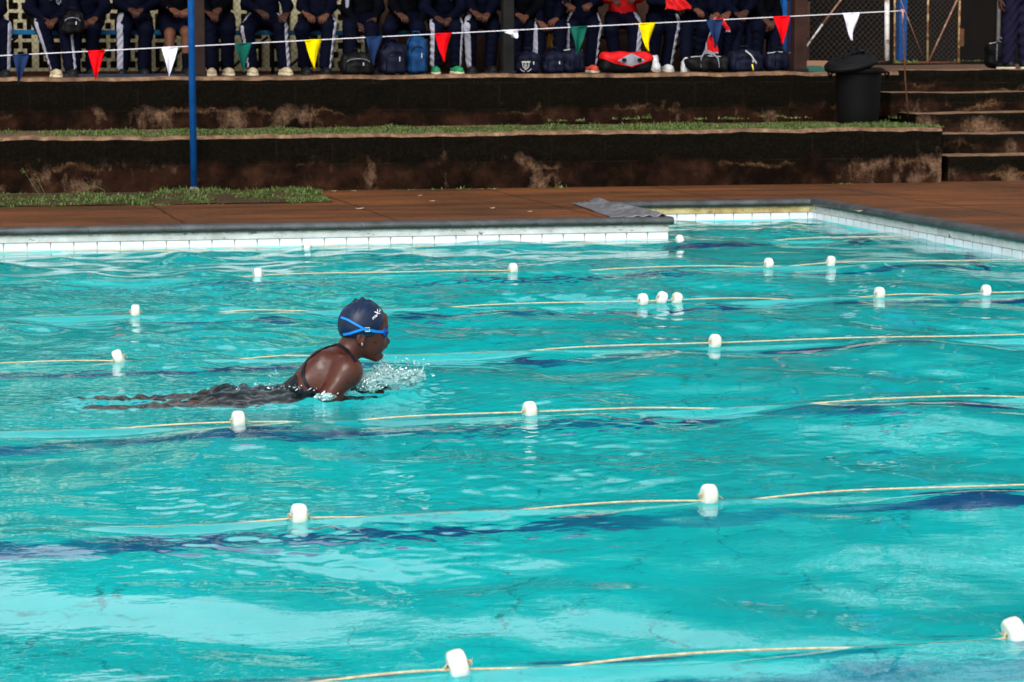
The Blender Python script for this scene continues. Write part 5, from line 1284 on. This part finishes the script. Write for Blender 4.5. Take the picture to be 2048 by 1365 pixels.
# red, grey and black holdall
a = onY(1200, 143, 23.32); b_ = onY(1302, 101, 23.32); w_ = b_[0] - a[0]; zb = fl2(a[0]); h = b_[2] - zb; org = ((a[0] + b_[0]) / 2, 23.32, zb)
rt = empty('duffel_bag', org); tag(rt, 'open red holdall with grey panel and black base', 'bag', 'bags at the spectators feet')
f = Field((-w_ / 2 - .03, -.14, -.01), (w_ / 2 + .03, .14, h + .03), .008); sag = .007 * np.sin(f.X * 33) * np.sin(f.Z * 37)
d = f.rbox((0, 0, h * .46), (w_ / 2, .10, h * .44), .06) + sag; line = f.Z - h * .50 - .06 * (np.abs(f.X) * 2 / w_) ** 1.0 + .04
line = f.Z - (h * .30 + h * .30 * np.abs(f.X - .02) / (w_ / 2)); f.mesh('bag_body', np.maximum(np.maximum(d, -f.Z), f.Z - h * .56 - .05), M_BAGK, rt)
f.mesh('upper_shell', np.maximum(d - .006, -line), M_BAGR, rt)
pn = np.maximum(np.maximum(d - .011, np.maximum(np.abs(f.X - .03) / 1.9 + np.abs(f.Z - h * .56) * 1.1 - .075, f.Y + .03)), 0 * f.X - 1); f.mesh('panel', pn, M_GREY, rt)
for x in (-.05, .10):
    m_ = MB(); m_.box(x - .018, x + .018, -.128, -.116, h * .50, h * .66); m_.build('patch', M_BAGK, rt)
m_ = MB(); m_.tube([(-w_ * .45, -.09, h * .62), (-w_ * .3, -.125, h * .46), (0.02, -.122, h * .30), (w_ * .3, -.122, h * .48), (w_ * .46, -.08, h * .6)], .006, 6); m_.build('zip', M_BAGR, rt, smooth=True)
bag(1372, 1456, 112, 146, 'flat black duffel bag with grey strap under the white trainers', M_BAGK, Y=23.33, kind='duffel')
rt, w_, h, dep = bag(1455, 1520, 99, 145, 'dark navy rounded backpack with silver cord and yellow trim', M_BAGN, Y=23.32, dep=.2)
m_ = MB(); m_.tube([(-.02, -.10, h * .95), (.03, -.12, h * .75), (.07, -.135, h * .45), (.11, -.12, h * .15)], .007, 6); m_.build('cord', M_ZIP, rt, smooth=True)
m_ = MB(); m_.tube([(.035, -.14, h * .35), (.045, -.145, .02)], .007, 6); m_.build('trim', M_YEL, rt, smooth=True)
bag(1528, 1586, 104, 145, 'navy duffel bag against the reddish roof post', M_BAGN, Y=23.36, kind='duffel')
bag(122, 166, 22, 70, 'black backpack held on a lap at left', M_BAGK, Y=23.58, base=onY(140, 70, 23.58)[2], dep=.14)
bag(1972, 2022, 84, 126, 'dark bag lying on the ground beside the standing person', M_BAGK, Y=24.3, kind='duffel')
# soft cloth things: red shorts, red cloth, khaki cloth
def drape_cloth(px0, px1, py0, py1, m, label, Y, cat, name, white=None):
    a = onY(px0, py1, Y); b_ = onY(px1, py0, Y); X_, Z_ = np.meshgrid(np.linspace(0, 1, 22), np.linspace(0, 1, 26), indexing='ij')
    x = a[0] + (b_[0] - a[0]) * (X_ * (.65 + .35 * (1 - Z_)) + .15 * Z_ + .04 * np.sin(Z_ * 7)); y = Y + .02 * np.sin(X_ * 11 + Z_ * 3) + .04 * Z_ ** 2; z = a[2] + (b_[2] - a[2]) * Z_ + .01 * np.sin(X_ * 9)
    V = np.stack([x, y, z], -1).reshape(-1, 3); i = np.arange(22 * 26).reshape(22, 26); F_ = np.stack([i[:-1, :-1], i[1:, :-1], i[1:, 1:], i[:-1, 1:]], -1).reshape(-1, 4)
    o = npmesh(name, V, F_, m, smooth=True); md = o.modifiers.new('s', 'SOLIDIFY'); md.thickness = .006; tag(o, label, cat)
    if white: o.data.materials.append(M_WST); o.data.polygons.foreach_set('material_index', [1 if (k % 25) < 2 or (k // 25) < 2 else 0 for k in range(len(F_))])
    return o
drape_cloth(1411, 1436, 62, 110, M_BAGR, 'red shorts with white edging hanging below a knee, behind the dark pennant', 23.60, 'shorts', 'red_shorts', True)
drape_cloth(1424, 1460, 36, 66, M_BAGR, 'red and white cloth bunched over a knee', 23.60, 'cloth', 'red_cloth', True)
drape_cloth(1330, 1382, -8, 20, M_BAGR, 'red cloth held on a lap', 23.66, 'cloth', 'red_cloth')
drape_cloth(1096, 1110, 66, 96, simple('khaki_cloth', (.22, .13, .02), .8), 'mustard cloth showing between two seated people', 23.95, 'cloth', 'mustard_cloth')
# dark strip of matting along the wall foot, and a hand held phone
m_ = MB(); a = onY(130, 150, 23.5); b_ = onY(380, 149, 23.5); m_.box(0, b_[0] - a[0], 0, .12, 0, .028); o = m_.build('drain_cover', simple('dark_bluish_metal', (.02, .026, .04), .35)); o.location = (a[0], 23.5, fl2(a[0])); tag(o, 'dark bluish strip lying along the ground between the red and white pennants', 'strip')
